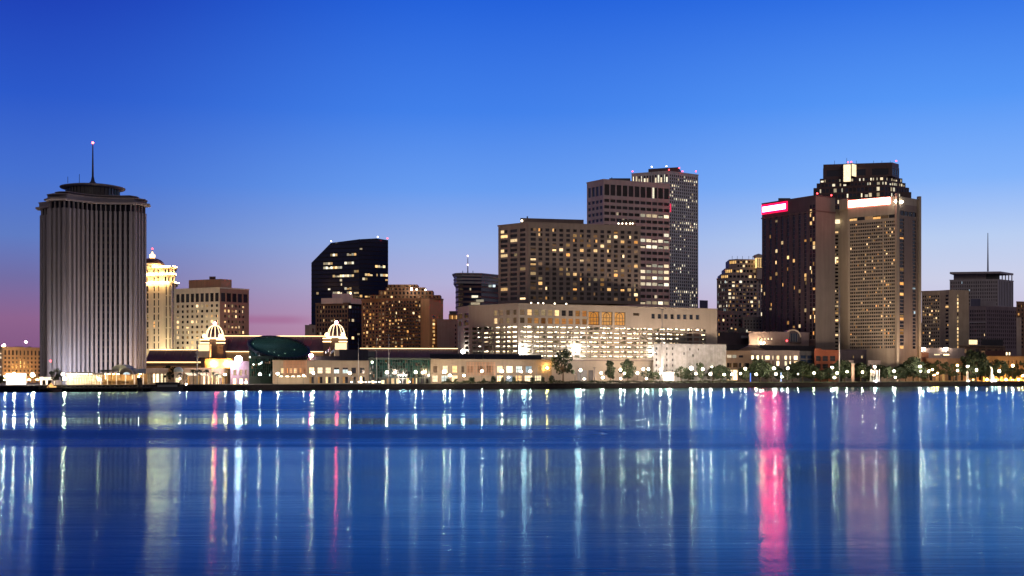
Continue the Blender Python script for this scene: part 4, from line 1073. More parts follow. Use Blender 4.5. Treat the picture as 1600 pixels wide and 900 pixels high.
# --- glass hall under it
Y = shore(408, 30)
T = building('glass_hall', 'green glass entrance hall glowing at its foot below the slanting oval roof', 'hall', [(389, Y), (427, Y + 14)], 558,
    [[dict(p=(390, 426), cols=12, r=.88, y=(560, 588), rows=7, h=.88, lit=lit_rand(.1, (COOL,), GREENGL, dim=.06)), dict(p=(390, 426), cols=9, r=.8, y=(589.5, 601.5), rows=1, h=.9, lit=lit_rand(.55, (SHOP, WHITE)))]], surf('green_steel', (.008, .022, .022), .5), depth=14)
b = Acc()
for p, q in ((396.5, 569.5), (405, 569), (407.5, 568), (391, 558)):
    b2 = Acc(); b2.ball((px(p, Y), Y - .8, pz(q, Y)), .45, emis('hall_lamp', (.8, 1, .7), 6), 6); T.add('hall_lamp', b2)
T.done()
# --- two-storey beige riverside mall with brick grid
Y0, Y1 = shore(426, 28), shore(577, 28)
bm = surf('riverside_beige', (.17, .148, .12), .85, .12)
us5 = [(483.5, 491), (496.5, 504), (509, 517), (522, 530), (535.5, 544), (549, 556.5), (562.5, 570)]
lu = lambda i, j: ((SHOP, 'bars') if i < 3 else (COOL, 'low') if i < 5 else (DARKW, 'full'))
T = building('riverside_hall', 'beige two-storey riverside hall with a brick lattice front and dazzling lit entrance', 'hall', [(426, Y0), (577, Y1)], 564.5,
    [[dict(us=us5, y=(0, 0), vs=[(574.2, 583.2)], lit=lu), dict(us=us5, y=(0, 0), vs=[(589, 599)], lit=lambda i, j: (random.choice((WARM, AMBER, SHOP)), 'halfl')),
      dict(us=[(436, 452), (453.5, 462), (463.5, 472), (473.5, 481)], y=(0, 0), vs=[(588.5, 601)], lit=lambda i, j: (emis('entrance_glow', (1, .74, .36), 3.2), 'bars')),
      dict(p=(438, 479), cols=6, r=.7, y=(575, 583.5), rows=1, h=.9, lit=lit_rand(.7, (AMBER, WARM)))]], bm, depth=22)
A, C = T.pts; d = ((C[0]-A[0]), (C[1]-A[1])); L = math.hypot(*d); d = (d[0]/L, d[1]/L); n_ = (d[1], -d[0])
at = lambda u, e: (A[0]+d[0]*u+n_[0]*e, A[1]+d[1]*u+n_[1]*e)
Yr = T.Yr
lm_ = surf('brick_lattice', (.33, .19, .125), .85)
b = T.acc('brick_lattice_frame')
for i in range(17):
    u = upx(A, C, 443 + i * 2.2); b.prism([at(u - .14, .9), at(u + .14, .9), at(u + .14, .5), at(u - .14, .5)], pz(585.5, Yr), pz(563, Yr), lm_)
for j in range(10):
    z = pz(563.4 + j * 2.4, Yr); b.prism([at(upx(A, C, 443), .85), at(upx(A, C, 479), .85), at(upx(A, C, 479), .55), at(upx(A, C, 443), .55)], z - .13, z + .13, lm_)
b = Acc(); b.prism([at(upx(A, C, 435), 4), at(upx(A, C, 482), 4), at(upx(A, C, 482), .1), at(upx(A, C, 435), .1)], pz(587.8, Yr), pz(586.6, Yr), bm); ecn = T.add('entrance_canopy', b)
for p in (438, 447, 456, 465, 474):
    b = Acc(); u = upx(A, C, p); b.obox(at(u, 2.2), 1.4, .7, pz(588.3, Yr), pz(587.9, Yr), BANK, emis('canopy_light', (1, .8, .5), 30)); T.add('canopy_light', b, ecn)
T.done()
Y = shore(530, 56)
T = Thing('roof_hall', 'dark navy flat-roofed block set back above the beige riverside hall', 'building', (px(528, Y), Y))
navy = surf('navy_cladding', (.018, .022, .045), .6)
blockpx(T, 'wall', 478, 586, Y - 6, 556, 604, navy, 18, Y + 26); blockpx(T, 'upper_block', 530, 575, Y + 22, 546, 557, navy, 12, Y + 34); blockpx(T, 'upper_wing', 575, 586, Y + 34, 549, 560, surf('steel_louvre', (.08, .10, .12), .6), 8, Y + 38)
T.done()
T = Thing('flagpole', 'slim white flagpole flying two small pale flags above the navy block', 'flagpole', (px(515, Y - 4), Y - 4, pz(556, Y)))
b = Acc(); b.tube((px(515.5, Y - 4), Y - 4, pz(557, Y)), (px(515.5, Y - 4), Y - 4, pz(542, Y)), .16, WHITEP, 6); T.add('pole', b)
fl = surf('pale_blue_flag', (.35, .5, .8), .8)
for s, p0 in ((-1, 515.2), (1, 524)):
    b = Acc(); x = px(p0, Y); z = pz(545, Y)
    for i in range(5):
        x0, x1 = x - i * .42, x - (i + 1) * .42; f0, f1 = .25 * math.sin(i * 1.3), .25 * math.sin((i + 1) * 1.3)
        b.face([(x0, Y - 4 + f0, z - i * .35 - 1.6), (x1, Y - 4 + f1, z - (i + 1) * .35 - 1.5), (x1, Y - 4 + f1, z - (i + 1) * .35), (x0, Y - 4 + f0, z - i * .35)], fl)
    if s > 0: b.tube((x, Y - 4, pz(557, Y)), (x, Y - 4, pz(543, Y)), .14, WHITEP, 5)
    T.add('flag', b)
T.done()
# red signal beside the drum
T = Thing('signal_light', 'red and amber beacon at the tip of the slanting glass drum', 'beacon', (px(485, Y - 8), Y - 8, pz(558, Y)))
b = Acc(); b.ball((px(487, Y - 8), Y - 8, pz(556, Y)), .9, WARML, 6); T.add('amber_lamp', b)
b = Acc(); b.ball((px(482.5, Y - 8), Y - 8, pz(554.5, Y)), .9, emis('strong_red', (1, .05, .14), 330), 6); T.add('red_lamp', b)
b = Acc(); b.tube((px(485, Y - 8), Y - 8, pz(604, Y)), (px(485, Y - 8), Y - 8, pz(556, Y)), .2, DKMETAL, 5); b.tube((px(482.5, Y - 8), Y - 8, pz(555.5, Y)), (px(487, Y - 8), Y - 8, pz(557, Y)), .12, DKMETAL, 5); T.add('pole', b)
T.done()
# --- green glass gallery
Y0, Y1 = shore(577, 27), shore(672, 27)
T = building('glass_gallery', 'teal glass gallery above a row of warm-lit shopfronts', 'gallery', [(576.5, Y0), (673, Y1)], 560.5,
    [[dict(p=(577.5, 672), cols=24, r=.9, y=(562, 589.5), rows=6, h=.92, lit=lit_rand(.015, (WARM, COOL), GREENGL, dim=.03)),
      dict(p=(579, 671), cols=12, r=.62, y=(590.5, 600.5), rows=1, h=.85, lit=lit_rand(.7, (WARM, SHOP, AMBER)))]], surf('green_steel', (.008, .022, .022), .5), depth=20)
for p in (583, 602, 650, 668):
    b = Acc(); b.ball((px(p, Y0 + 8), Y0 - 1 + (p - 577) * .45, pz(566, Y0)), .9, emis('hall_lamp', (.8, 1, .7), 6), 6); T.add('gallery_lamp', b)
T.done()
# --- long beige riverside mall
Y0, Y1 = shore(672, 28), shore(862, 28)
ws = [(677, 683), (692, 700), (707, 714.5), (721, 725.5), (730.5, 740), (746.5, 755), (761, 770), (777, 785.5), (791.5, 801), (806.5, 816), (821.5, 831)]
def mallw(i, j): return ((SHOP, 'full') if i in (1, 7, 8) else (WARM, 'bars') if i == 2 else (COOL, 'bars') if i > 8 else (DIM, 'bars'))
T = building('riverside_hall', 'long beige riverside hall with timber trellis and shopfront windows', 'hall', [(671.5, Y0), (862, Y1)], 562.5,
    [[dict(us=ws, y=(0, 0), vs=[(571.8, 582)], lit=mallw), dict(us=[(676, 684), (690, 700), (706, 715), (777, 786), (791, 801), (806, 816), (820, 832), (836, 846)], y=(0, 0), vs=[(587, 596.5)], lit=lambda i, j: (random.choice((SHOP, WARM, COOL, SHOP)), 'bars')),
      dict(us=[(850.5, 860)], y=(0, 0), vs=[(570.5, 579)], lit=lambda i, j: (AMBER, 'bars')), dict(us=[(841, 846)], y=(0, 0), vs=[(571, 579)], lit=lambda i, j: (WARM, 'bars'))]], bm, depth=22)
A, C = T.pts; d = ((C[0]-A[0]), (C[1]-A[1])); L = math.hypot(*d); d = (d[0]/L, d[1]/L); n_ = (d[1], -d[0])
at = lambda u, e: (A[0]+d[0]*u+n_[0]*e, A[1]+d[1]*u+n_[1]*e)
b = T.acc('timber_trellis_lattice')
for i in range(10):
    u = upx(A, C, 729 + i * 4.8); b.prism([at(u - .1, .9), at(u + .1, .9), at(u + .1, .6), at(u - .1, .6)], pz(586, T.Yr), pz(565.5, T.Yr), lm_)
for j in range(9):
    z = pz(566 + j * 2.5, T.Yr); b.prism([at(upx(A, C, 728), .85), at(upx(A, C, 773), .85), at(upx(A, C, 773), .65), at(upx(A, C, 728), .65)], z - .09, z + .09, lm_)
T.done()
Y = shore(760, 48)
T = Thing('roof_hall', 'low navy roof block between the beige riverside hall and the lit parking decks', 'building', (px(760, Y), Y))
blockpx(T, 'wall', 672, 846, shore(672, 44), 553.5, 600, navy, 3, shore(846, 44)); blockpx(T, 'coping', 672, 812, shore(672, 43.4), 552.4, 553.6, surf('steel_blue', (.05, .06, .10), .5), 4, shore(812, 43.4))
T.done()
# --- white weathered building
Y0, Y1 = shore(1021, 40), shore(1134, 40)
tiny = [(1024.5, 1027), (1041, 1043), (1050, 1052)]
T = building('white_warehouse', 'weathered whitewashed warehouse with few tiny windows and boxes on its roof', 'warehouse', [(1021, Y0), (1134.5, Y1)], 537,
    [[dict(us=tiny, y=(540, 584), rows=5, h=.42, lit=lit_rand(0)), dict(us=[(1077, 1079), (1082, 1084), (1090.5, 1092)], y=(540, 560), rows=2, h=.4, lit=lit_rand(0), skip=lambda i, j: (i + j) % 2 == 1), dict(us=[(1068, 1070)], y=(548, 556), rows=1, h=.5, lit=lit_rand(0))]], STAINED, depth=30, trim=False)
b = T.acc('coping'); A, C = T.pts; b.prism([(A[0] - .3, A[1] - .4), (C[0] + .3, C[1] - .2), (C[0] + .3, C[1] + .5), (A[0] - .3, A[1] + .4)], T.z1 - .05, T.z1 + .5, DKMETAL)
blockpx(T, 'roof_box', 1059, 1073, Y0 + 30, 527.5, 537.5, GREYM, 8); blockpx(T, 'roof_box', 1076, 1092, Y0 + 28, 517, 537.5, surf('rust_panel', (.30, .19, .15), .85), 10); blockpx(T, 'roof_box', 1071, 1076, Y0 + 29, 517, 537.5, GREYM, 8); blockpx(T, 'roof_box', 1092, 1098, Y0 + 31, 527.5, 537.5, MATS['rust_panel'], 8)
mast(T, 'drain_pipe', 1075.5, Y0 + 24, 538, 575, .2, GREYM)
T.done()
T = building('office_block', 'small dark blue block showing beside the pale grid tower', 'office block', [(1093, 1300), (1106, 1306)], 470, [None], surf('dusk_blue_cladding', (.10, .10, .16), .7), depth=20)
T.done()
# ================================================================ FERRY TERMINAL AND QUAY, LEFT
Y = shore(130, 14)
T = Thing('ferry_terminal', 'brightly lit ferry terminal of white trusses under dark flat and arched roofs', 'terminal', (px(150, Y), Y))
wt_ = surf('white_truss', (.75, .73, .68), .5, .1)
def YQ(p): return shore(p, 14)
blockpx(T, 'back_wall', 104, 158, YQ(104) + 9, 584.5, 606, CREAM, .6, YQ(158) + 9)
blockpx(T, 'roof', 104, 147, YQ(104) - 1, 581.5, 583.6, DKMETAL, 14, YQ(147) - 1); blockpx(T, 'roof', 144, 164, YQ(144) - 2, 582.5, 585.6, DKMETAL, 14, YQ(164) - 2)
for i in range(13):
    p = 107 + i * 4.1; Yq = YQ(p); b = Acc(); zt_, zb_ = pz(584, Yq), G + .2; w = 4.1 / F * Yq; x = px(p, Yq)
    if i < 8:
        b.tube((x, Yq, zt_), (x + w / 2, Yq, (zt_ + zb_) / 2), .14, wt_, 5); b.tube((x + w, Yq, zt_), (x + w / 2, Yq, (zt_ + zb_) / 2), .14, wt_, 5); b.tube((x + w/2, Yq, zb_), (x + w / 2, Yq, (zt_ + zb_) / 2), .16, wt_, 5)
    else:
        b.tube((x, Yq - 1, zt_), (x + w * .6, Yq - 1, zb_), .17, wt_, 5); b.tube((x + w, Yq - 1, zt_), (x + w * .4, Yq - 1, zb_), .17, wt_, 5)
    T.add('truss', b)
cl = emis('terminal_light', (1, .86, .6), 42); clw = emis('terminal_light_warm', (1, .6, .22), 55)
for i in range(8):
    p = 108 + i * 6.6; Yq = YQ(p) + 4; b = Acc(); b.obox((px(p, Yq), Yq), 1.5, 1.2, pz(584.6, Yq), pz(584.1, Yq), BANK, cl); T.add('ceiling_light', b)
blockpx(T, 'hall_wall', 160, 230, YQ(160) + 10, 583, 606, surf('terminal_ochre', (.36, .24, .11), .85), 1, YQ(230) + 10)
blockpx(T, 'mezzanine', 160, 226, YQ(160) + 4, 594.4, 596, surf('terminal_ochre', (.5, .34, .16)), 6, YQ(226) + 4)
blockpx(T, 'roof', 156, 186, YQ(156) + 1, 577.8, 581, DKMETAL, 12, YQ(186) + 1)
blockpx(T, 'roof', 207, 228, YQ(207) + 1, 576, 584, surf('blue_roof', (.03, .045, .09), .6), 10, YQ(228) + 1)
for i in range(9):
    p = 163 + i * 7; Yq = YQ(p) + 5; b = Acc(); b.obox((px(p, Yq), Yq), 1.3, 1.0, pz(584.8, Yq), pz(584.3, Yq), BANK, clw if i % 3 else cl); T.add('ceiling_light', b)
for i in range(10):
    p = 161 + i * 7; Yq = YQ(p) + 1; b = Acc(); b.obox((px(p, Yq), Yq), .5, .5, G, pz(583, Yq), BANK, wt_ if i % 2 else surf('terminal_ochre', (.5, .34, .16))); T.add('column', b)
for i in range(6):
    p0 = 164 + i * 10.5; Yq = YQ(p0) + 9.6; b = Acc(); b.prism([P(p0, Yq), P(p0 + 8, Yq + 3), P(p0 + 8, Yq + 3.1), P(p0, Yq + .1)], pz(592.5, Yq), pz(586, Yq), SHOP if i in (0, 4, 3) else WARM); T.add('window', b)
def arch(T, part, p0, p1, Y, q_base, q_top, m, depth, fillm=None, n=14, thick=.6):
    k = Y / F; cx = px((p0 + p1) / 2, Y); rx = (p1 - p0) / 2 * k; rz = (q_base - q_top) * k; zb = pz(q_base, Y)
    b = T.acc(part)
    pr = [(cx + rx * math.cos(math.pi * i / n), zb + rz * math.sin(math.pi * i / n)) for i in range(n + 1)]
    for (x0, z0), (x1, z1) in zip(pr[:-1], pr[1:]):
        b.face([(x0, Y, z0), (x0, Y + depth, z0), (x1, Y + depth, z1), (x1, Y, z1)], m)
        i0, i1 = (cx + (x0 - cx) * (1 - thick / rx), zb + (z0 - zb) * (1 - thick / rz)), (cx + (x1 - cx) * (1 - thick / rx), zb + (z1 - zb) * (1 - thick / rz))
        b.face([(x0, Y, z0), (x1, Y, z1), (i1[0], Y, i1[1]), (i0[0], Y, i0[1])], m)
    if fillm: T.acc(part + '_gable').face([(x, Y + .3, z) for x, z in pr], fillm)
arch(T, 'arched_roof', 173, 201, YQ(187) + 6, 581, 569.5, surf('pale_green_roof', (.34, .38, .32), .7), 12, MATS['pale_green_roof'])
arch(T, 'barrel_roof', 186, 208, YQ(197) - 1, 585, 574.5, DKMETAL, 12, surf('dark_gable', (.03, .03, .035)))
arch(T, 'fanlight', 191.5, 204, YQ(197) - 1.5, 585.2, 580.8, DKMETAL, 1, COOL, 10, .25)
T.done()
# pier and dark landing stage along the left quay
a = Acc()
T = Thing('landing_pier', 'low dark timber pier along the water below the ferry terminal', 'pier', (px(150, 634), 634, 0))
tim = surf('black_timber', (.02, .018, .016), .85)
blockpx(T, 'pier_deck', 60, 240, shore(60, 0), 605.6, 608.2, tim, 12, shore(240, -6))
for i in range(26):
    p = 62 + i * 6.9; Yq = shore(p, 1.5); b = Acc(); b.tube((px(p, Yq), Yq, -1), (px(p, Yq), Yq, 3), .28, tim, 6); T.add('pile', b)
T.done()
Y = shore(262, -4)
T = Thing('landing_barge', 'long black and grey barge moored below the palm trees', 'barge', (px(262, Y), Y, 0))
blockpx(T, 'hull', 236, 286, Y, 604.5, 612.5, BLACKS, 8, Y + 8); blockpx(T, 'deckhouse', 246, 277, Y + 4, 601, 604.6, GREYM, 5, Y + 8); blockpx(T, 'deckhouse_roof', 243, 281, Y + 3, 597.5, 601, BLACKS, 7, Y + 8)
T.done()
Y = shore(218, -3)
T = Thing('mooring_tower', 'black steel mooring tower standing in front of the lit terminal', 'mooring tower', (px(218, Y), Y, 0))
b = Acc()
for p in (214.5, 217, 220.5, 223): b.tube((px(p, Y), Y, -1), (px(p * .6 + 218.5 * .4, Y), Y, pz(594, Y)), .35, BLACKS, 6)
for q in (606, 601): b.tube((px(215, Y), Y, pz(q, Y)), (px(222.5, Y), Y, pz(q, Y)), .25, BLACKS, 5)
T.add('leg_frame', b); blockpx(T, 'cabin', 213.5, 223, Y - 1.5, 590.5, 594.5, BLACKS, 4); blockpx(T, 'hatch', 216, 220, Y - 1, 589, 590.4, DKMETAL, 2)
T.done()
Y = shore(83, 2)
T = Thing('tour_boat', 'small moored boat with a pointed amber-lit canopy at the quay', 'boat', (px(84, Y), Y, 0))
b = Acc(); x0, x1 = px(72, Y), px(96, Y); zb, zd = .1, pz(606.5, Y)
sec = [(0, .2), (.15, .85), (.5, 1), (.85, .9), (1, .5)]
L_ = [(x0 + (x1 - x0) * t, Y - 2 * w, zd) for t, w in sec]; R_ = [(x0 + (x1 - x0) * t, Y + 2 * w, zd) for t, w in sec]
Lb = [(x, Y + (y - Y) * .6, zb) for x, y, z in L_]; Rb = [(x, Y + (y - Y) * .6, zb) for x, y, z in R_]
for i in range(4): b.face([L_[i], L_[i+1], Lb[i+1], Lb[i]][::-1], DKBROWN); b.face([R_[i], R_[i+1], Rb[i+1], Rb[i]], DKBROWN)
b.face(L_ + R_[::-1], surf('boat_deck', (.4, .28, .14))); b.face([L_[0], Lb[0], Rb[0], R_[0]], DKBROWN); b.face([L_[-1], R_[-1], Rb[-1], Lb[-1]], DKBROWN)
T.add('hull', b)
b = Acc(); cx = px(80, Y); zt_ = pz(598, Y); am = litwin('canopy_glow', (1, .5, .14), (1, .55, .2), 1.0, 1.6)
base = [(cx - 1.9, Y - 1), (cx + 1.6, Y - 1), (cx + 1.6, Y + 1), (cx - 1.9, Y + 1)]
for i in range(4): b.face([(*base[i], zd + .3), (*base[(i+1) % 4], zd + .3), (cx, Y, zt_)], am)
T.add('canopy', b); blockpx(T, 'cabin', 80, 88, Y - .8, 603.2, 606.6, am, 1.6)
T.done()

# ================================================================ QUAY BUILDINGS BELOW THE CASINO
Y = shore(248, 24)
T = building('lit_pavilion', 'warm-lit cream pavilion with glowing windows and a flat navy roof', 'pavilion', [(228, Y), (263, Y + 14)], 577,
    [[dict(us=[(231, 235), (239, 243), (244, 249), (251, 255), (257, 260)], y=(0, 0), vs=[(584, 598)], lit=lit_rand(1, (SHOP, SHOP, WARM)), var='bars')]], surf('lamplit_cream', (.52, .40, .27), .85), depth=12, roofm=navy)
T.done()
Y = shore(262, 27)
T = Thing('dome_kiosk', 'pale blue-grey domed kiosk standing beside the warm-lit pavilion', 'kiosk', (px(278, Y), Y))
c = (px(279, Y), Y); k = Y / F
T.acc('dome').lathe(c, [(7.2*k, pz(581, Y)), (7.4*k, pz(579, Y)), (6.6*k, pz(576.5, Y)), (4.4*k, pz(574.4, Y)), (1.5*k, pz(573.4, Y))], surf('pale_dome', (.42, .50, .50), .6), 20)
T.acc('drum').lathe(c, [(6.8*k, G), (6.8*k, pz(581, Y))], CREAM, 20)
b = Acc(); b.box(c[0] - 2.5 * k, c[0] + 2.5 * k, c[1] - 7.2 * k, c[1] - 6.6 * k, G, pz(591, Y), SHOP); T.add('doorway', b)
T.done()
Y = shore(325, 28)
T = building('shop_row', 'low shop row with white-lit canopies and arched openings behind the palms', 'shops', [(287, Y - 10), (361, Y + 24)], 576.5,
    [[dict(us=[(291, 296.5), (301, 304), (308, 313.5), (318, 321), (325.5, 328), (331, 334), (337.5, 343), (346, 350), (352.5, 355)], y=(0, 0), vs=[(588, 601)], lit=lambda i, j: random.choice(((SHOP, 'bars'), (WARM, 'full'), (AMBER, 'half'), (WHITE, 'bars'))))]], surf('shop_brown', (.36, .27, .19), .85), depth=14)
for p0, p1, q0, q1 in ((288, 303, 582.5, 586.5), (309, 320, 582.5, 586.5), (333, 341, 583, 590)):
    A, C = T.pts; b = Acc(); u0, u1 = upx(A, C, p0), upx(A, C, p1); L = math.hypot(C[0]-A[0], C[1]-A[1]); d = ((C[0]-A[0])/L, (C[1]-A[1])/L); n_ = (d[1], -d[0])
    at = lambda u, e: (A[0]+d[0]*u+n_[0]*e, A[1]+d[1]*u+n_[1]*e)
    b.face([(*at(u0, 3), pz(q1, Y)), (*at(u1, 3), pz(q1, Y)), (*at(u1, .1), pz(q0, Y)), (*at(u0, .1), pz(q0, Y))], emis('backlit_awning', (1, .86, .62), 1.3)); b.face([(*at(u0, 3), pz(q1, Y) - .1), (*at(u0, .1), pz(q0, Y) - .1), (*at(u1, .1), pz(q0, Y) - .1), (*at(u1, 3), pz(q1, Y) - .1)], wt_)
    T.add('awning', b)
arch(T, 'arch_frame', 329, 334.5, Y - 1, 590, 575.5, CREAM, .8, SHOP, 10, .3)
T.done()

# ================================================================ RIGHT: LOW BUILDINGS
def lowrise(name, label, cat, p0, p1, back, ytop, faces, wm, depth=18, **k):
    return building(name, label, cat, [(p0, shore(p0, back)), (p1, shore(p1, back))], ytop, faces, wm, depth=depth, **k)
greyold = surf('sooty_stone', (.20, .18, .185), .85, .2)
T = lowrise('old_block', 'sooty grey stone block with few lit windows below the crescent tower', 'building', 1120, 1160, 190, 487, [[dict(p=(1121, 1159), cols=6, r=.45, y=(490, 530), rows=6, h=.55, lit=lit_rand(.14, (WARM, AMBER)))]], greyold, 30); T.done()
T = lowrise('old_block', 'sooty grey stone block with a lit ground row under the dark hotel tower', 'building', 1161, 1196, 180, 496, [[dict(p=(1162, 1195), cols=7, r=.4, y=(499, 514), rows=3, h=.6, lit=lit_rand(0)), dict(us=[(1166, 1172)], y=(0, 0), vs=[(515, 519)], lit=lit_rand(1, (WHITE,)))]], surf('sooty_stone_light', (.25, .23, .22), .85), 30); T.done()
plum = surf('night_plum_wall', (.06, .05, .07), .8)
T = lowrise('roof_block', 'wide dark block of stacked flat roofs below the sooty stone buildings', 'building', 1118, 1192, 120, 520, [[dict(us=[(1123, 1126.5), (1176, 1178)], y=(0, 0), vs=[(520.5, 524.5)], lit=lit_rand(1, (AMBER,)))]], plum, 30)
blockpx(T, 'roof_plant', 1137, 1147, T.Yr + 20, 514, 520, DKMETAL, 6); blockpx(T, 'roof_plant', 1153, 1164, T.Yr + 22, 512, 520, DKMETAL, 6); blockpx(T, 'pale_roof_box', 1149, 1176, T.Yr + 10, 524.5, 528.5, surf('pale_blue_panel', (.30, .32, .38)), 6)
T.done()
Y = shore(1220, 130)
T = lowrise('arched_hall', 'mauve hall with a big arched gable and a row of small amber lights', 'hall', 1170, 1264, 100, 519, [[dict(us=[(1184 + i * 5.2, 1186.2 + i * 5.2) for i in range(5)], y=(0, 0), vs=[(527.8, 530.2)], lit=lit_rand(1, (SHOP,)), var='full')]], surf('mauve_plaster', (.22, .17, .185), .85), 26)
Yg_ = shore(1240, 98)
arch(T, 'gable_arch', 1226, 1252, Yg_, 527, 514.5, CREAM, 14, plum, 16, 1.0)
blockpx(T, 'gable_base', 1226, 1252, Yg_ + .2, 526.8, 536, plum, 10)
b = Acc(); x0, x1 = px(1235, Yg_), px(1246, Yg_); b.box(x0, x1, Yg_ - .1, Yg_ + .1, pz(534, Yg_), pz(521, Yg_), BLUEW)
for i in range(5): b.tube((x0 + (x1 - x0) * i / 4, Yg_ - .2, pz(534, Yg_)), (x0 + (x1 - x0) * i / 4, Yg_ - .2, pz(521, Yg_)), .1, GREYM, 4)
T.add('gable_window', b); b = Acc(); b.ball((px(1229, Yg_), Yg_ - 1, pz(532.5, Yg_)), .7, REDL, 6); T.add('beacon', b)
for p in (1189, 1193.5):
    b = Acc(); Yq = shore(p, 92); b.ball((px(p, Yq), Yq, pz(535.8, Yq)), .6, WARML, 6); b.tube((px(p, Yq), Yq, pz(545, Yq)), (px(p, Yq), Yq, pz(536.5, Yq)), .12, DKMETAL, 4); T.add('terrace_lamp', b)
T.done()
T = lowrise('roof_block', 'long dark roof block between the arched hall and the street-front buildings', 'building', 1120, 1272, 82, 540, [None], surf('night_roof_wall', (.035, .035, .045), .8), 16)
T.done()
# gable roof
Y = shore(1172, 74)
T = Thing('gabled_house', 'plain plaster house with a low pitched gable seen above the tan building', 'house', (px(1174, Y), Y))
b = T.acc('gable_wall'); A, K, C = P(1153, Y), P(1174, Y), P(1197, Y); gm_ = surf('gable_plaster', (.30, .22, .18), .85)
b.face([(*A, G), (*C, G), (*C, pz(548, Y)), (*K, pz(539.5, Y)), (*A, pz(548, Y))], gm_)
b.face([(A[0], A[1] + 14, G), (*A, G), (*A, pz(548, Y)), (A[0], A[1] + 14, pz(548, Y))], gm_)
r_ = T.acc('roof')
for s, e in ((A, K), (K, C)):
    z0_, z1_ = (pz(548, Y), pz(539.5, Y)) if s is A else (pz(539.5, Y), pz(548, Y))
    r_.face([(s[0], s[1] - .8, z0_ + .3), (e[0], e[1] - .8, z1_ + .3), (e[0], e[1] + 14, z1_ + .3), (s[0], s[1] + 14, z0_ + .3)], DKMETAL)
    r_.face([(s[0], s[1] - .8, z0_ - .1), (e[0], e[1] - .8, z1_ - .1), (e[0], e[1] - .8, z1_ + .3), (s[0], s[1] - .8, z0_ + .3)], gm_)
T.done()
tanb = surf('lamplit_tan', (.28, .20, .14), .85)
T = lowrise('street_building', 'tan two-storey building with a white-lit strip window and greenish lit lobby', 'building', 1134.5, 1173.5, 62, 549, [[dict(us=[(1136, 1143.5), (1144.5, 1151)], y=(0, 0), vs=[(554.5, 559)], lit=lit_rand(1, (WHITE,)), var='full'), dict(us=[(1154.5, 1161.5)], y=(0, 0), vs=[(555, 558.5)], lit=lit_rand(0)), dict(us=[(1136, 1143.5), (1145.5, 1153), (1155, 1162), (1164, 1171)], y=(0, 0), vs=[(567, 574)], lit=lit_rand(0, dim=.8)), dict(us=[(1137, 1144), (1145, 1152.5)], y=(0, 0), vs=[(578, 594)], lit=lit_rand(1, (SHOP,)), var='bars')]], tanb); T.done()
lt = [(1174.2, 1178), (1182.4, 1186.2), (1190.5, 1192.2), (1196, 1203), (1207, 1209), (1213.6, 1218), (1226, 1230), (1234, 1236), (1240.5, 1246.5)]
T = lowrise('street_building', 'grey-cream building with a row of white-lit tall windows above the trees', 'building', 1173.6, 1249, 64, 548.5, [[dict(us=lt, y=(0, 0), vs=[(555.5, 561.5)], lit=lambda i, j: (SHOP, 'full')), dict(us=lt, y=(0, 0), vs=[(564, 571)], lit=lambda i, j: (SHOP, 'full') if i in (5, 6, 7, 8) else (DIM, 'full')), dict(us=lt, y=(0, 0), vs=[(574, 582)], lit=lit_rand(.25, (WHITE,)))]], surf('street_greycream', (.26, .215, .20), .85)); T.done()
T = lowrise('street_building', 'narrow dark glazed building beside the red brick block', 'building', 1249.2, 1272, 66, 550, [[dict(p=(1250, 1271), cols=2, r=.8, y=(554, 590), rows=5, h=.7, lit=lit_rand(0, (COOL,), BLUEW))]], surf('dark_slate', (.08, .085, .10), .7)); T.done()
T = lowrise('brick_building', 'red brick block with a stepped parapet and three bays of dark windows', 'building', 1272.5, 1311, 58, 548, [[dict(us=[(1275, 1282.5), (1285.5, 1294), (1297, 1305.5)], y=(0, 0), vs=[(556, 564), (568.5, 576), (580, 588)], lit=lit_rand(0), var='bars')]], REDBRICK)
blockpx(T, 'parapet_block', 1272.8, 1283.5, T.Yr + .1, 544.5, 548.5, REDBRICK, 2, shore(1283.5, 58.1)); blockpx(T, 'cornice', 1284, 1311, shore(1284, 57.4), 551, 552.2, REDBRICK, .5, shore(1311, 57.4))
T.done()
T = lowrise('street_building', 'dark plum building with two small lit windows under a flat roof', 'building', 1311.5, 1376, 70, 547.5, [[dict(us=[(1332, 1334.5), (1345.5, 1348.5)], y=(0, 0), vs=[(555.5, 559.5)], lit=lit_rand(1, (WARM,)))]], plum); T.done()
for p0, p1, lab in ((1316, 1334, 'narrow grey house front half hidden by the trees near the utility pole'), (1356, 1376, 'small grey house front behind the sculpture and its lamp')):
    T = lowrise('house_front', lab, 'house', p0, p1, 55, 564, [[dict(p=(p0 + 1, p1 - 1), cols=3, r=.45, y=(567, 592), rows=2, h=.6, lit=lit_rand(0, dim=.3))]], surf('lit_grey_plaster', (.34, .29, .28), .85), 8); T.done()
T = lowrise('brick_building', 'brown brick building with six warm-lit windows beside the ornate gable', 'building', 1374, 1451, 60, 551.5, [[dict(us=[(1376, 1379.5), (1381.5, 1384.5), (1387, 1390)], y=(0, 0), vs=[(556.5, 562), (565, 570.5)], lit=lit_rand(1, (WARM,)), var='full')]], surf('street_brick', (.26, .13, .085), .85)); T.done()
Y = shore(1408, 52)
T = Thing('ornate_house', 'cream house front with a curved ornate gable and pilasters', 'house', (px(1408, Y), Y))
b = T.acc('front_wall'); pr = [(1391, 566), (1392, 560), (1396, 559), (1400, 557.5), (1405, 556.4), (1410, 556.2), (1416, 557), (1420, 559), (1424, 560), (1425, 566)]
orn = surf('ornate_cream', (.50, .38, .26), .85)
front = [(*P(1391, Y), G)] + [(*P(1425, Y), G)] + [(*P(p, Y), pz(q, Y)) for p, q in reversed(pr)]
b.face(front, orn)
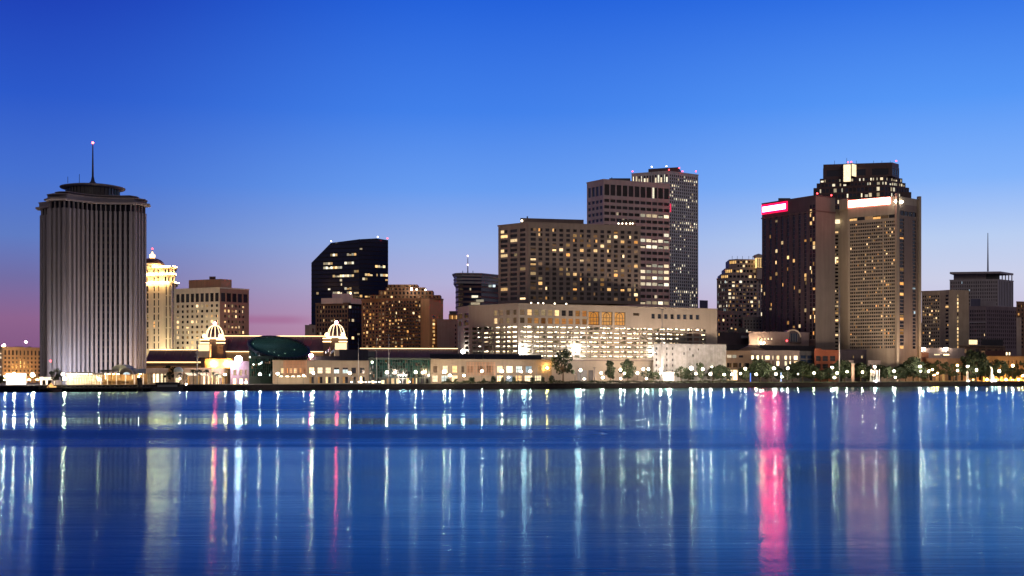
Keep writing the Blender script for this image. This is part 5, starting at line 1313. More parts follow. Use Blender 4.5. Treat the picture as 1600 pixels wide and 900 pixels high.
for s, e in zip(front[1:], front[2:] + front[:1]): b.face([s, (s[0], s[1] + 8, s[2]), (e[0], e[1] + 8, e[2]), e], orn)
for q in (561, 566): blockpx(T, 'cornice', 1391, 1425, Y - .4, q, q + .8, CREAM, .35)
for p in (1392, 1398, 1404, 1411, 1417.5, 1423): b = Acc(); b.obox((px(p, Y), Y - .3), .7, .5, G, pz(566.8, Y), 0, CREAM); T.add('pilaster', b)
T.done()
T = lowrise('parking_deck', 'grey parking deck with a white-lit slot below two bright roof lamps', 'parking deck', 1440, 1507, 90, 544.5, [[dict(us=[(1459.5, 1469), (1474, 1483.5)], y=(0, 0), vs=[(552.8, 554.8)], lit=lit_rand(1, (SHOP,)), var='full')]], surf('dull_deck', (.26, .235, .24), .85), 30); T.done()
T = lowrise('terrace_building', 'flat-roofed terrace building with a thin orange-edged roof slab', 'building', 1500, 1571, 110, 543, [[dict(p=(1503, 1569), cols=7, r=.6, y=(545, 552), rows=1, h=.9, lit=lit_rand(0, dim=.7))]], surf('terrace_brown', (.20, .13, .10), .85), 20)
blockpx(T, 'roof_slab', 1498, 1571, shore(1498, 107), 539.4, 540.6, tanb, 16, shore(1571, 107))
for p in (1507, 1540, 1568): b = Acc(); Yq = shore(p, 108); b.obox((px(p, Yq), Yq), .5, .5, pz(543.5, Yq), pz(540.6, Yq), 0, tanb); T.add('column', b)
blockpx(T, 'penthouse', 1533, 1567, shore(1533, 118), 530, 540, surf('night_roof_wall', (.035, .035, .045)), 9, shore(1567, 118)); b = Acc(); Yq = shore(1520, 117); b.prism([P(1514, Yq), P(1527, Yq + 4), P(1527, Yq + 6), P(1514, Yq + 2)], pz(538, Yq), pz(531, Yq), SHOP); T.add('lit_room', b)
T.done()
T = lowrise('brick_building', 'dark red brick building with two lit windows above the amber-lit front', 'building', 1540, 1580, 75, 549, [[dict(us=[(1572, 1574.5), (1576.3, 1579)], y=(0, 0), vs=[(550, 554.5)], lit=lit_rand(1, (SHOP,)), var='full')]], surf('dark_red_brick', (.13, .06, .05), .85)); T.done()
amb = surf('amber_lit_wall', (.36, .24, .12), .85)
T = lowrise('street_building', 'amber floodlit building with arched bays behind the white monument', 'building', 1537, 1612, 52, 557.5, [[dict(p=(1541, 1610), cols=9, r=.5, y=(575, 594), rows=1, h=.9, lit=lit_rand(.5, (AMBER, WARM)), var='bars'), dict(p=(1541, 1610), cols=11, r=.4, y=(562, 571), rows=1, h=.8, lit=lit_rand(0, dim=.8))]], amb)
for i in range(7):
    b = Acc(); p = 1542 + i * 10; Yq = shore(p, 47); b.ball((px(p, Yq), Yq, G + 1.2), .55, AMBERL, 6); b.tube((px(p, Yq), Yq, G), (px(p, Yq), Yq, G + 1), .2, DKMETAL, 5); T.add('ground_floodlight', b)
T.done()
T = lowrise('street_building', 'ochre shopfront building behind the trees and amber street lamps', 'building', 1447, 1538, 56, 561, [[dict(p=(1450, 1536), cols=9, r=.5, y=(578, 596), rows=1, h=.85, lit=lit_rand(.4, (AMBER,)))]], surf('ochre_shop', (.34, .21, .13), .85)); T.done()
T = lowrise('street_building', 'dim plum terrace behind the street trees beside the brown brick building', 'building', 1426, 1449, 64, 565, [None], plum); T.done()
# --- right-hand mid distance
Yh2 = 1090
T = building('hotel_block', 'tan slab hotel with scattered lit windows and a lit stair shaft', 'hotel', [(1440, Yh2 + 16), (1469, Yh2 + 8), (1483, Yh2), (1514, Yh2 + 8)], 454,
    [[dict(p=(1441, 1468), cols=8, r=.6, y=(459, 545), rows=15, h=.5, lit=lit_rand(.2, (WARM, AMBER)))], [dict(us=[(1477, 1482)], y=(459, 545), rows=15, h=.55, lit=lit_rand(.35, (WARM, AMBER)))], [dict(us=[(1495.5, 1498)], y=(459, 545), rows=15, h=.7, lit=lit_rand(.95, (WARM,)), var='full')]], surf('slab_tan', (.36, .30, .24), .8), ref=2, depth=24)
T.done()
Y5 = 1330
ofw = surf('pale_column_stone', (.44, .40, .42), .8, .12)
T = building('office_block', 'pale columned office block with an overhanging roof slab and thin mast', 'office block', [(1484, Y5 + 10), (1560, Y5), (1583.5, Y5 + 24)], 437,
    [[dict(p=(1485, 1559), cols=26, r=.45, y=(438, 478), rows=7, h=.66, lit=lit_rand(.01, (COOL,)))], [dict(p=(1561, 1583), cols=9, r=.45, y=(438, 478), rows=1, h=.97, lit=lit_rand(0))]], ofw, ref=1)
blockpx(T, 'penthouse', 1490, 1545, Y5 + 14, 427.5, 437, ofw, 20, Y5 + 8); blockpx(T, 'penthouse', 1541, 1562, Y5 + 8, 427.5, 437, DKMETAL, 20, Y5 + 6)
for p in (1566, 1571, 1576, 1581): b = Acc(); b.obox((px(p, Y5 + 14), Y5 + 14), .9, .9, T.z1, pz(427.5, Y5), 0, ofw); T.add('column', b)
b = Acc(); b.prism([P(1484, Y5 + 4), P(1563, Y5 - 4), P(1583.5, Y5 + 22), P(1500, Y5 + 50)], pz(427.5, Y5), pz(424.5, Y5), ofw); T.add('roof_slab', b)
mast(T, 'mast', 1543.5, Y5 + 12, 364, 424, .9, GREYM, .35)
T.done()
Y6 = 1200
T = building('old_office_block', 'old mauve stone block with dense rows of small dark windows', 'office block', [(1514, Y6 + 6), (1541, Y6), (1592, Y6 + 20)], 479,
    [[dict(p=(1515, 1540), cols=9, r=.5, y=(483, 545), rows=10, h=.6, lit=lit_rand(.01))], [dict(p=(1542, 1591), cols=16, r=.45, y=(483, 545), rows=10, h=.6, lit=lit_rand(.0))]], surf('mauve_old_stone', (.27, .215, .235), .85), ref=1, mats={1: surf('plum_old_stone', (.21, .16, .185), .85)})
blockpx(T, 'roof_plant', 1517, 1532, Y6 + 12, 467, 479, surf('dusk_blue_cladding', (.10, .10, .16)), 10); blockpx(T, 'roof_plant', 1532, 1556, Y6 + 16, 469.5, 479, GREYW, 10); blockpx(T, 'cornice', 1514, 1541, Y6 + 5, 503, 504.6, ofw, 1, Y6 - 1)
T.done()
T = building('apartment_block', 'brown block with a few lit windows cut off at the edge of the view', 'building', [(1588, 1080), (1640, 1090)], 472, [[dict(p=(1589, 1639), cols=9, r=.5, y=(475, 545), rows=11, h=.55, lit=lit_rand(.2, (WARM, AMBER)))]], BROWN, depth=20)
blockpx(T, 'lower_wing', 1588.3, 1596, 1074, 496, 600, surf('lower_wing_stone', (.36, .30, .28)), 5.5)
T.done()
T = building('low_block', 'low dark flat block behind the brown brick house and the tan hotel tower', 'building', [(1318, 985), (1452, 1010)], 545, [[dict(us=[(1386, 1406), (1407, 1418)], y=(0, 0), vs=[(545.8, 549)], lit=lit_rand(1, (SHOP,)), var='full'), dict(us=[(1343, 1359)], y=(0, 0), vs=[(545.8, 548.6)], lit=lit_rand(1, (WHITE,)), var='full')]], surf('night_roof_wall', (.035, .035, .045)), depth=14)
T.done()
# far roofs behind everything
for p0, p1, q, Yq, lab in ((395, 478, 533, 1180, 'far low dusky roof block beyond the casino roof'), (690, 715, 500, 1250, 'far dusky block behind the orange annex deck'), (1100, 1125, 500, 1330, 'far dusky block behind the cream parking mall end'), (1430, 1445, 505, 1400, 'far dusky block between the tan hotels'), (1505, 1520, 500, 1420, 'far dusky block beside the old mauve stone block')):
    if p0 == 395: continue
    T = building('far_block', lab, 'building', [(p0, Yq), (p1, Yq + 6)], q, [None], greyold, depth=20); T.done()
# ================================================================ TREES
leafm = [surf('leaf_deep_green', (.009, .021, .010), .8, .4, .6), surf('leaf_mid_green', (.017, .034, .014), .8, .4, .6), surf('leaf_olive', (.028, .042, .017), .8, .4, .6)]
bark = surf('bark', (.10, .075, .055), .9)
def crown_mesh(name, blobs, n, size, mats=leafm):
    a = Acc()
    for k in range(n):
        cx, cy, cz, r, rz = random.choice(blobs)
        while True:
            x, y, z = (random.uniform(-1, 1) for _ in range(3)); q = x*x + y*y + z*z
            if q <= 1 and (q > .25 or random.random() < .3): break
        c = (cx + x * r, cy + y * r, cz + z * rz); s = size * random.uniform(.6, 1.3)
        t, f = random.uniform(0, 6.28), random.uniform(-.9, .9)
        u = (math.cos(t), math.sin(t), f * .6); v = (-math.sin(t) * f, math.cos(t) * f, random.uniform(.4, 1))
        lu = math.sqrt(sum(i*i for i in u)); lv_ = math.sqrt(sum(i*i for i in v))
        u = [i / lu * s / 2 for i in u]; v = [i / lv_ * s / 2 for i in v]
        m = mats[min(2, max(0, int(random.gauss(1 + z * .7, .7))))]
        a.face([[c[i] - u[i] for i in range(3)], [c[i] - v[i] * .8 for i in range(3)], [c[i] + u[i] for i in range(3)], [c[i] + v[i] for i in range(3)]], m)
    return a.mesh(name)
def trunk_mesh(h, r, limbs):
    a = Acc(); a.tube((0, 0, -.3), (0, 0, h), r, bark, 8, r * .6)
    for x, y, z in limbs: a.tube((0, 0, h * random.uniform(.6, .95)), (x, y, z), r * .5, bark, 6, r * .15)
    return a.mesh('trunk')
def blobset(n, R_, z0, z1, r):
    out = []
    for i in range(n):
        t = i * 2.4 + random.uniform(-.4, .4); z = z0 + (z1 - z0) * (i + .5) / n
        rr = R_ * math.sin(math.pi * (.15 + .75 * (i + .5) / n)) * random.uniform(.55, 1)
        out.append((rr * math.cos(t), rr * math.sin(t), z, r * random.uniform(.7, 1.2), r * random.uniform(.6, .95)))
    return out
# unit trees: 10 m tall, about 8 m wide
KINDS = {}
for kname, n, R_, z0, z1, r, cnt, sz in (('round', 12, 2.9, 2.4, 9.0, 1.7, 2600, .66), ('oval', 11, 2.4, 2.2, 9.2, 1.6, 2400, .66), ('oak', 18, 4.2, 2.6, 8.8, 1.9, 3400, .7), ('loose', 11, 3.3, 3.0, 9.0, 1.4, 1500, .6), ('shrub', 7, 2.6, 2.2, 8.0, 2.4, 420, 1.5)):
    KINDS[kname] = []
    for v in range(1 if kname == 'shrub' else 3):
        bl = blobset(n + 4, R_ * 1.08, z0, z1, r * .78) + [(random.uniform(-R_, R_), random.uniform(-R_, R_), random.uniform(z0, z1), r * .45, r * .4) for _ in range(6)]
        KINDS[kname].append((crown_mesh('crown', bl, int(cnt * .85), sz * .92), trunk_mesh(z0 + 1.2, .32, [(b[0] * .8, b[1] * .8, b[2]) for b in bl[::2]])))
def palm_meshes():
    t = Acc()
    for i in range(7): t.tube((.25 * math.sin(i * .4), 0, i * 1.2 - .2), (.25 * math.sin((i + 1) * .4), 0, (i + 1) * 1.2), .26 - i * .012, bark, 7, .25 - i * .012)
    c = Acc(); top = (.25 * math.sin(7 * .4), 0, 8.3)
    for k in range(26):
        th_ = k * 2.4; el = random.uniform(-.5, 1.1); Lf = random.uniform(2.2, 2.9); prev = None
        for i in range(6):
            s = i / 5; rr = Lf * s * math.cos(el * (1 - s * .3)); z = top[2] + Lf * s * math.sin(el) - 1.3 * s * s * 1.4
            w = .38 * (1 - abs(2 * s - .7)) + .05; x, y = top[0] + rr * math.cos(th_), rr * math.sin(th_)
            e = ((x - w * math.sin(th_), y + w * math.cos(th_), z - .12), (x + w * math.sin(th_), y - w * math.cos(th_), z - .12))
            if prev: c.face([prev[0], prev[1], e[1], e[0]], leafm[k % 3])
            prev = e
    return c.mesh('crown'), t.mesh('trunk')
KINDS['palm'] = [palm_meshes(), palm_meshes()]
def tree(kind, p, back, ytop, wpx, label, name='street_tree', cat='tree', group='trees along the riverfront', z=None):
    Y = shore(p, back); zb = G if z is None else z
    H = pz(ytop, Y) - zb; W = wpx / F * Y * (1.15 if kind in ('oak', 'round') else 1.05)
    base = {'oak': 10.5, 'palm': 5.2, 'shrub': 8.0, 'loose': 8.0}.get(kind, 7.6)
    o = bpy.data.objects.new(name, None); COL.objects.link(o); o.location = (px(p, Y), Y, zb); tag(o, label, cat, group)
    o.scale = (W / base, W / base, H / 10.0); o.rotation_euler = (0, 0, random.uniform(0, 6.28))
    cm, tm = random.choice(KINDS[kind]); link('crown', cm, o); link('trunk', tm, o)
tree('loose', 87, 6, 574, 20, 'leafy green tree in front of the ribbed tower base beside the ferry terminal')
tree('round', 2, 16, 586, 10, 'small tree at the edge of the glowing white pavilion')
tree('loose', 880, 22, 543.5, 38, 'tallest dark tree standing before the floodlit parking decks')
tree('oval', 954, 26, 562.5, 21, 'dark rounded tree in front of the cream mall wall, the shorter of the pair')
tree('round', 981, 26, 560, 24, 'dark rounded tree in front of the cream mall wall, the taller of the pair')
tree('loose', 1012, 28, 577, 20, 'low lamplit green tree between the dark pair and the white warehouse')
tree('loose', 1064, 24, 571, 20, 'lamplit green tree before the white warehouse beside its brightest lamp')
tree('oval', 1095, 24, 566, 15, 'slim dark tree before the middle of the white warehouse')
tree('oak', 1126, 22, 569, 27, 'bushy dark tree at the corner of the white warehouse')
tree('round', 1139, 26, 578, 9, 'small tree in front of the greenish lit lobby')
tree('oak', 1187, 26, 559.5, 34, 'broad dark tree below the white-lit tall windows')
tree('round', 1166, 20, 575, 12, 'small dark tree between the tan building and the broad dark tree')
tree('loose', 1205, 24, 574, 14, 'thin lamplit tree below the right end of the white-lit windows')
tree('oak', 1254, 26, 563, 38, 'broad dark tree in front of the narrow glazed building')
tree('round', 1229, 20, 580, 18, 'low dark tree beside a tall white lamp under the grey-cream building')
tree('round', 1282, 20, 579, 16, 'low dark tree in front of the red brick block')
tree('oak', 1319, 26, 561, 34, 'tall dark tree beside the utility pole in front of the plum building')
tree('round', 1302, 18, 583, 12, 'low dark tree under three lamps near the red brick block')
tree('round', 1345, 22, 566, 20, 'dark rounded tree between two lamps before the grey house fronts')
tree('round', 1386, 20, 571, 16, 'dark tree beside the white sculpture below the brick windows')
tree('oak', 1405, 22, 572, 26, 'low spreading tree in front of the ornate gable')
tree('oak', 1427, 28, 556, 32, 'tall dark tree beside the ornate gable and a bright lamp')
tree('round', 1441, 22, 571, 20, 'dark tree behind two white lamps left of the amber lamps'.replace(' left of', ' near'))
tree('loose', 1468, 34, 562, 34, 'wide bare-branched tree lit from below by amber lamps')
tree('loose', 1490, 32, 566, 26, 'bare-branched tree beneath the orange street lamp')
tree('oak', 1524, 36, 545.5, 42, 'huge black live oak rising above the parking deck roof')
tree('oak', 1518, 24, 570, 26, 'dark tree under the huge live oak beside white lamps')
tree('oak', 1562, 34, 561, 30, 'umbrella-shaped tree in front of the amber floodlit building')
tree('loose', 1594, 34, 564, 24, 'lamplit tree at the far end of the amber floodlit building')
tree('round', 1362, 16, 584, 14, 'small clipped tree at the foot of the white sculpture')
for kd, p, bk_, q, w, lab in (('oak', 1163, 34, 572, 20, 'dark tree behind the tall lamp at the end of the tan building'), ('oak', 1200, 36, 566, 24, 'dark tree behind the upper lamp below the lit tall windows'), ('round', 1217, 34, 573, 22, 'dark tree filling the gap under the grey-cream building'), ('oak', 1238, 38, 566, 26, 'dark tree behind the lone lamp of the grey-cream building'), ('oak', 1270, 36, 570, 24, 'dark tree at the corner of the red brick block'), ('round', 1293, 32, 574, 22, 'dark tree before the right bays of the red brick block'.replace('right ', 'last ')), ('oak', 1333, 36, 568, 28, 'dark tree behind the tan brick pillar'), ('round', 1357, 34, 571, 22, 'dark tree between the house fronts and the sculpture'), ('oak', 1376, 32, 569, 26, 'dark tree behind the white sculpture lamp'), ('oak', 1415, 36, 566, 26, 'dark tree at the foot of the ornate gable pilasters'), ('oak', 1450, 40, 565, 28, 'dark tree before the ochre shopfronts and the deck wall'), ('oak', 1540, 42, 563, 24, 'dark tree beside the live oak and the white statue column'), ('round', 1114, 32, 572, 20, 'dark tree behind the bushy tree of the warehouse corner'), ('round', 1076, 34, 575, 18, 'lamplit tree behind the most dazzling warehouse lamp'), ('loose', 1025, 22, 580, 18, 'low lamplit bushy tree beside the tall utility pole'), ('round', 1582, 38, 572, 20, 'dark tree before the far arches of the amber building')):
    tree(kd, p, bk_, q, w, lab)
for i, (p, q, w, lab) in enumerate(((263, 582, 14, 'low bushy palm beside the warm-lit pavilion'), (281, 580, 16, 'dark palm in front of the pale domed kiosk'), (302, 573.5, 17, 'tall dark palm before the white-lit canopies'), (312, 574, 15, 'dark palm beside the tall utility pole'), (323, 574, 16, 'slim dark palm before the arched opening'), (333, 579, 12, 'dark palm close to the shop row arch'), (340, 582, 16, 'low palm beside the white lamp at the shop row'), (352, 583, 12, 'small palm at the plum hall corner'))):
    tree('palm', p, 14 + (i % 3) * 3, q, w, lab, 'palm_tree', 'palm tree', 'palms below the casino')
tree('loose', 262, 38, 569, 26, 'loose dark tree on the terrace behind the warm-lit pavilion')
for p, q, w, lab in ((735, 588, 7, 'small shrub left at the trellis foot'.replace(' left', ''), ), (739, 588, 6, 'small shrub beside the trellis foot'), (756, 590, 6, 'tiny shrub under the trellis lamp'), (771, 586, 10, 'round shrub at the end of the trellis'), (785, 588, 6, 'tiny shrub before the blue shopfront'), (803, 587, 7, 'round shrub in front of the middle shopfronts'), (832, 588, 9, 'wide shrub below the amber wall window'), (848, 588, 7, 'shrub next to a lamp below the amber window'), (862, 585, 11, 'bushy shrub beside the tallest dark tree'), (700, 590, 8, 'shrub below the double lamps of the long beige hall'), (712, 590, 7, 'shrub between the double lamps and the trellis'), (570, 593, 6, 'dark shrub before the dark windows of the beige hall'), (590, 593.5, 7, 'dark shrub before the teal gallery shopfronts')):
    tree('shrub', p, 12, q, w, lab, 'shrub', 'shrub', 'shrubs along the promenade')
# hedges and ground cover
a = Acc()
for p in range(690, 1150, 1):
    for _ in range(4):
        pp = p + random.random(); Y = shore(pp, random.uniform(7.5, 11)); h = (.9 + .7 * math.sin(pp * .11) ** 2) * random.uniform(.2, 1.0)
        x, z = px(pp, Y), G + h; s = random.uniform(.3, .6); t = random.uniform(0, 6.28)
        a.face([(x - s * math.cos(t), Y - s * math.sin(t), z - s * .4), (x + s * .3, Y - s * .4, z - s), (x + s * math.cos(t), Y + s * math.sin(t), z), (x, Y, z + s)], random.choice(leafm))
o = setting('hedge_foliage', a, 'stuff'); o['label'] = 'low ragged hedge running along the promenade edge'

# ================================================================ STREET LAMPS
pole = Acc(); pole.tube((0, 0, -.2), (0, 0, 1), .13, DKMETAL, 6, .09); pole = pole.mesh('pole')
cap = Acc(); cap.lathe((0, 0, 0), [(.12, -.75), (.5, -.55), (.5, -.42)], DKMETAL, 10); cap = cap.mesh('lamp_collar')
GL = {}
for nm, mm in (('w', WHITEL), ('y', WARML), ('o', AMBERL)):
    g = Acc(); g.ball((0, 0, 0), .6, mm, 5); GL[nm] = g.mesh('lamp_globe')
def lamp(p, q, back, kind, size, where, group='street lamps along the riverfront', zbase=None):
    if 9 <= back <= 18: back = 7.6 + (back - 9) * .35
    Y = shore(p, back); z = pz(q, Y); zb = G if zbase is None else zbase
    o = bpy.data.objects.new('street_lamp', None); COL.objects.link(o); o.location = (px(p, Y), Y, zb)
    col = {'w': 'white', 'y': 'warm white', 'o': 'amber'}[kind]
    tag(o, f'{col} globe street lamp {where}', 'street lamp', group)
    c = link('pole', pole, o); c.scale = (1, 1, z - zb - .5 * size)
    c = link('lamp_globe', GL[kind], o, (0, 0, z - zb)); c.scale = (size,) * 3
    c = link('lamp_collar', cap, o, (0, 0, z - zb)); c.scale = (size,) * 3
LAMPS = [
 (6, 540, 150, 'w', 1.9, 'on a mast behind the orange block, the lower brighter one'), (40.5, 534.5, 160, 'w', 1.2, 'on a mast behind the orange block, the higher smaller one'),
 (22, 585, 24, 'w', 2.0, 'over the arches of the white pavilion'), (51, 586, 20, 'w', 2.3, 'very bright beside the white pavilion and the tower'), (8, 588, 20, 'y', 1.0, 'small at the far corner of the white pavilion'),
 (98.5, 585, 12, 'w', 1.5, 'between the leafy tree and the terminal trusses'), (101, 592, 8, 'y', 1.9, 'low before the first terminal truss'), (217, 588.5, 6, 'w', .9, 'above the black mooring tower'), (155, 593, 9, 'y', 1.5, 'low among the leaning terminal trusses'),
 (281, 592, 16, 'w', .8, 'low beside the domed kiosk'), (291, 600.5, 9, 'y', .8, 'tiny on the quay edge below the palms'), (351.5, 585.5, 16, 'w', 1.4, 'before the shop row close to the plum hall'), (377, 597, 18, 'y', 1.7, 'low against the plum hall, the brighter'), (384.5, 597.5, 18, 'y', 1.1, 'low against the plum hall, the dimmer'),
 (406, 584.5, 14, 'w', 1.6, 'under the slanting oval roof'), (434, 584, 14, 'w', 1.6, 'at the corner of the brick lattice'), (489.5, 583, 14, 'w', 1.4, 'beside the dazzling entrance of the beige hall'), (546.5, 583, 14, 'w', 1.6, 'before the dark windows of the beige hall'), (474, 587, 18, 'y', 1.0, 'on the entrance canopy edge'),
 (604.5, 582, 14, 'w', 1.9, 'before the shopfront end of the teal gallery'), (649.5, 581.5, 14, 'w', 1.7, 'before the far end of the teal gallery'), (660, 582.5, 18, 'w', .9, 'small and next to the teal gallery corner'),
 (694.5, 581, 16, 'y', 2.3, 'tall one of the bright pair before the long beige hall'), (703, 586.5, 14, 'w', 1.5, 'low one of the bright pair before the long beige hall'), (725, 587, 14, 'w', 1.0, 'small at the near end of the trellis'), (753, 580, 14, 'w', 1.5, 'in front of the timber trellis'), (784, 580, 15, 'w', 1.8, 'before the white shop windows of the long hall'), (795, 590, 14, 'w', .7, 'tiny and low by the blue shopfront'),
 (828.5, 580.5, 14, 'w', 1.7, 'beneath the amber wall window'), (855, 575, 26, 'o', 1.7, 'against the wall end of the long beige hall'), (815, 581, 18, 'w', .7, 'small between two shop windows'),
 (907, 578.5, 14, 'w', 1.7, 'right of the tallest dark tree'.replace('right of', 'just past')), (939, 583, 14, 'w', 1.2, 'before the mall wall, upper of two close together'), (942, 590, 12, 'w', 1.2, 'before the mall wall, lower of two close together'), (913, 592, 12, 'w', .7, 'tiny at the mall wall foot'),
 (969.5, 578, 20, 'w', 1.7, 'between the two dark rounded trees'), (975.5, 583, 14, 'w', 1.2, 'at the foot of the taller rounded tree'), (970, 592, 12, 'w', .9, 'low under the two dark rounded trees'), (996, 583, 14, 'w', 1.4, 'beside the taller rounded tree'), (1005, 577, 20, 'w', 1.4, 'first of a twin beside the white warehouse'), (1013, 577, 20, 'w', 1.5, 'second of a twin beside the white warehouse'), (1010, 591.5, 12, 'w', 1.0, 'low beneath the twin lamps'),
 (1032.5, 577, 18, 'w', 1.5, 'upper one at the tall utility pole'), (1031.5, 583, 14, 'w', 1.3, 'lower one at the tall utility pole'), (1046, 585, 16, 'w', 3.0, 'widest white glow at the warehouse foot'), (1080, 575.5, 14, 'w', 2.7, 'most dazzling one before the warehouse'), (1087.5, 584, 12, 'w', 1.3, 'low next to the most dazzling lamp'), (1098, 577, 14, 'w', 1.7, 'in front of the slim dark tree'), (1110, 584.5, 14, 'w', 1.7, 'low between the slim tree and the bushy tree'), (1112.5, 573.5, 18, 'w', 1.0, 'small and high beside the bushy tree'), (1131.5, 585.5, 12, 'w', 1.4, 'in front of the bushy tree at the warehouse corner'), (1143.5, 585, 14, 'w', 1.2, 'before the greenish lit lobby'), (1157, 584, 24, 'y', 1.4, 'warm one at the tan building wall'),
 (1164.5, 576, 14, 'w', 1.7, 'tall one at the end of the tan building'), (1181.5, 585, 12, 'y', 1.8, 'low before the broad dark tree'), (1209.5, 575.5, 14, 'w', 1.8, 'upper one below the lit tall windows'), (1212.5, 584.5, 12, 'w', 1.4, 'lower one below the lit tall windows'), (1231, 575.5, 14, 'w', 1.8, 'alone before the grey-cream building end'), (1222, 589, 12, 'w', .8, 'tiny white and low by the blue sign'), (1247, 584.5, 16, 'w', .7, 'small inside the shade of a broad tree'),
 (1272, 583, 12, 'y', 1.6, 'before the red brick block, alone and low'), (1300.5, 574.5, 14, 'w', 1.7, 'highest of a cluster by the utility pole'), (1308, 583, 12, 'y', 1.8, 'middle of a cluster by the utility pole'), (1304, 590, 10, 'w', 1.2, 'lowest of a cluster by the utility pole'), (1323.5, 581, 12, 'w', 1.4, 'in front of the dark tree past the utility pole'), (1347.5, 581.5, 12, 'y', 1.8, 'before the dark rounded tree and the plum building'),
 (1367, 573.5, 14, 'w', 1.7, 'above the white sculpture'), (1397, 580, 12, 'w', 1.9, 'before the ornate gable'), (1399, 589.5, 10, 'w', 1.1, 'low under the ornate gable'), (1437.5, 573, 13, 'w', 2.2, 'brightest one beside the tall dark tree'), (1438.5, 580, 11, 'w', 1.3, 'just beneath the brightest lamp of the lawn'), (1451, 580, 13, 'w', 1.5, 'white one beside the amber cluster'), (1456.5, 578, 20, 'o', 1.5, 'top of the amber cluster'), (1460, 586, 18, 'o', 1.4, 'bottom of the amber cluster'), (1465, 583, 22, 'o', 1.1, 'far side of the amber cluster'),
 (1495.5, 571, 20, 'o', 1.6, 'orange one above its white twin'), (1496.5, 579, 14, 'w', 1.4, 'white one under the orange lamp'), (1512, 572.5, 12, 'w', 1.7, 'in front of the huge live oak, the taller'), (1526, 578, 12, 'w', 1.6, 'in front of the huge live oak, the shorter'), (1561.5, 580, 14, 'y', 2.4, 'most dazzling one before the amber floodlit building'), (1582.5, 571.5, 14, 'w', 1.7, 'high and slender before the amber floodlit building'), (1598, 587, 14, 'o', 1.3, 'low at the end of the amber building'),
 (1443.5, 545, 88, 'w', 1.6, 'on the parking deck roof near the hotel tower'), (1479, 544, 88, 'w', 1.6, 'on the parking deck roof near the stair shaft')]
for p, q, bk_, kd, s, wh in LAMPS:
    zb = None
    if q < 546 and p > 1400: zb = pz(546, shore(p, bk_))
    lamp(p, q, bk_, kd, s * .62, wh, 'lamps on the parking deck roof' if zb else 'street lamps along the riverfront', zb)
# low white path lights on the quay edge
bo = Acc(); bo.tube((0, 0, -.1), (0, 0, .9), .12, DKMETAL, 6); bo = bo.mesh('post'); bl = Acc(); bl.ball((0, 0, 1.1), .24, emis('path_lamp', (1, .92, .8), 45), 5); bl = bl.mesh('lamp_globe')
for i, p in enumerate((549.5, 560.5, 566, 571.5, 577, 582.5, 587, 593, 625, 640)):
    Y = shore(p, 9); o = bpy.data.objects.new('path_light', None); COL.objects.link(o); o.location = (px(p, Y), Y, G)
    tag(o, 'low white path light in the row along the teal gallery quay', 'path light', 'path lights along the quay edge'); link('post', bo, o); link('lamp_globe', bl, o)

# ================================================================ POLES, MONUMENTS, SIGNS
def upole(p, back, ytop, label, arms=(), r=.32, m=GREYM, base=None):
    Y = shore(p, back); x = px(p, Y); T = Thing('utility_pole', label, 'utility pole', (x, Y))
    b = Acc(); b.tube((x, Y, G - .2), (x, Y, pz(ytop, Y)), r, m, 7, r * .6); T.add('pole', b)
    for q, w in arms:
        b = Acc(); k = Y / F; b.tube((x - w * k, Y, pz(q - .6, Y)), (x, Y, pz(q, Y)), .14, m, 5); b.tube((x, Y, pz(q, Y)), (x + w * k, Y, pz(q - .6, Y)), .14, m, 5); T.add('cross_arm', b)
    T.done()
upole(1034.5, 18, 483, 'tall grey steel utility pole before the white warehouse', ((483.5, 6), (513, 3), (527, 3)), .45)
upole(1311.5, 24, 447, 'tallest thin utility pole beside the red brick block', ((463, 4), (480, 4), (497, 4)), .5, GREYM)
upole(754.5, 40, 515, 'dark pole with long curved arms before the parking decks', ((517, 14), (535, 12), (552, 14)), .3, DKMETAL)
upole(718.5, 40, 518, 'thin dark pole at the end of the long navy roof', ((534, 3), (545, 3)), .22, DKMETAL)
upole(741, 40, 520, 'thinner dark pole next to the pole with curved arms', (), .16, DKMETAL)
upole(308, 20, 532, 'pale utility pole among the palms before the casino roof', ((557, 4), (552, 3)), .38, GREYM)
upole(607.5, 22, 522, 'slim grey mast over the teal gallery', (), .25, GREYM)
upole(560, 22, 528, 'slim grey mast over the beige hall end', (), .22, GREYM)
upole(588.5, 24, 527, 'thin mast between the two slim grey masts', (), .16, GREYM)
upole(495.5, 14, 583, 'dark banner post beside the dazzling entrance', ((585, 3),), .2, DKMETAL)
upole(523, 14, 584, 'plain dark post before the beige hall windows', (), .22, DKMETAL)
upole(898.5, 14, 579, 'dark post beside the tallest tree', (), .3, DKMETAL); upole(929, 14, 574, 'dark T-topped post before the mall door', ((575, 2.5),), .3, DKMETAL)
upole(809, 14, 577, 'dark post before the blue-lit shop windows', (), .2, DKMETAL); upole(838, 14, 575, 'dark post below the amber wall window', (), .25, DKMETAL); upole(551, 13, 584, 'dark post next to the lamp of the beige hall', (), .25, DKMETAL)
upole(779, 14, 580, 'dark post under the white shop window lamp', (), .2, DKMETAL); upole(663, 14, 584, 'dark post at the teal gallery corner', (), .2, DKMETAL)
Y = shore(1550, 20)
T = Thing('monument', 'slender white floodlit statue column on the lawn before the amber building', 'monument', (px(1550, Y), Y))
k = Y / F; c = (px(1550, Y), Y); z = lambda q: pz(q, Y); wm_ = surf('white_marble', (.8, .8, .78), .5, .1)
T.acc('plinth').obox(c, 3.2, 3.2, G, z(592.5), .4, wm_); T.acc('pedestal').obox(c, 2.2, 2.2, z(592.5), z(586), .4, wm_)
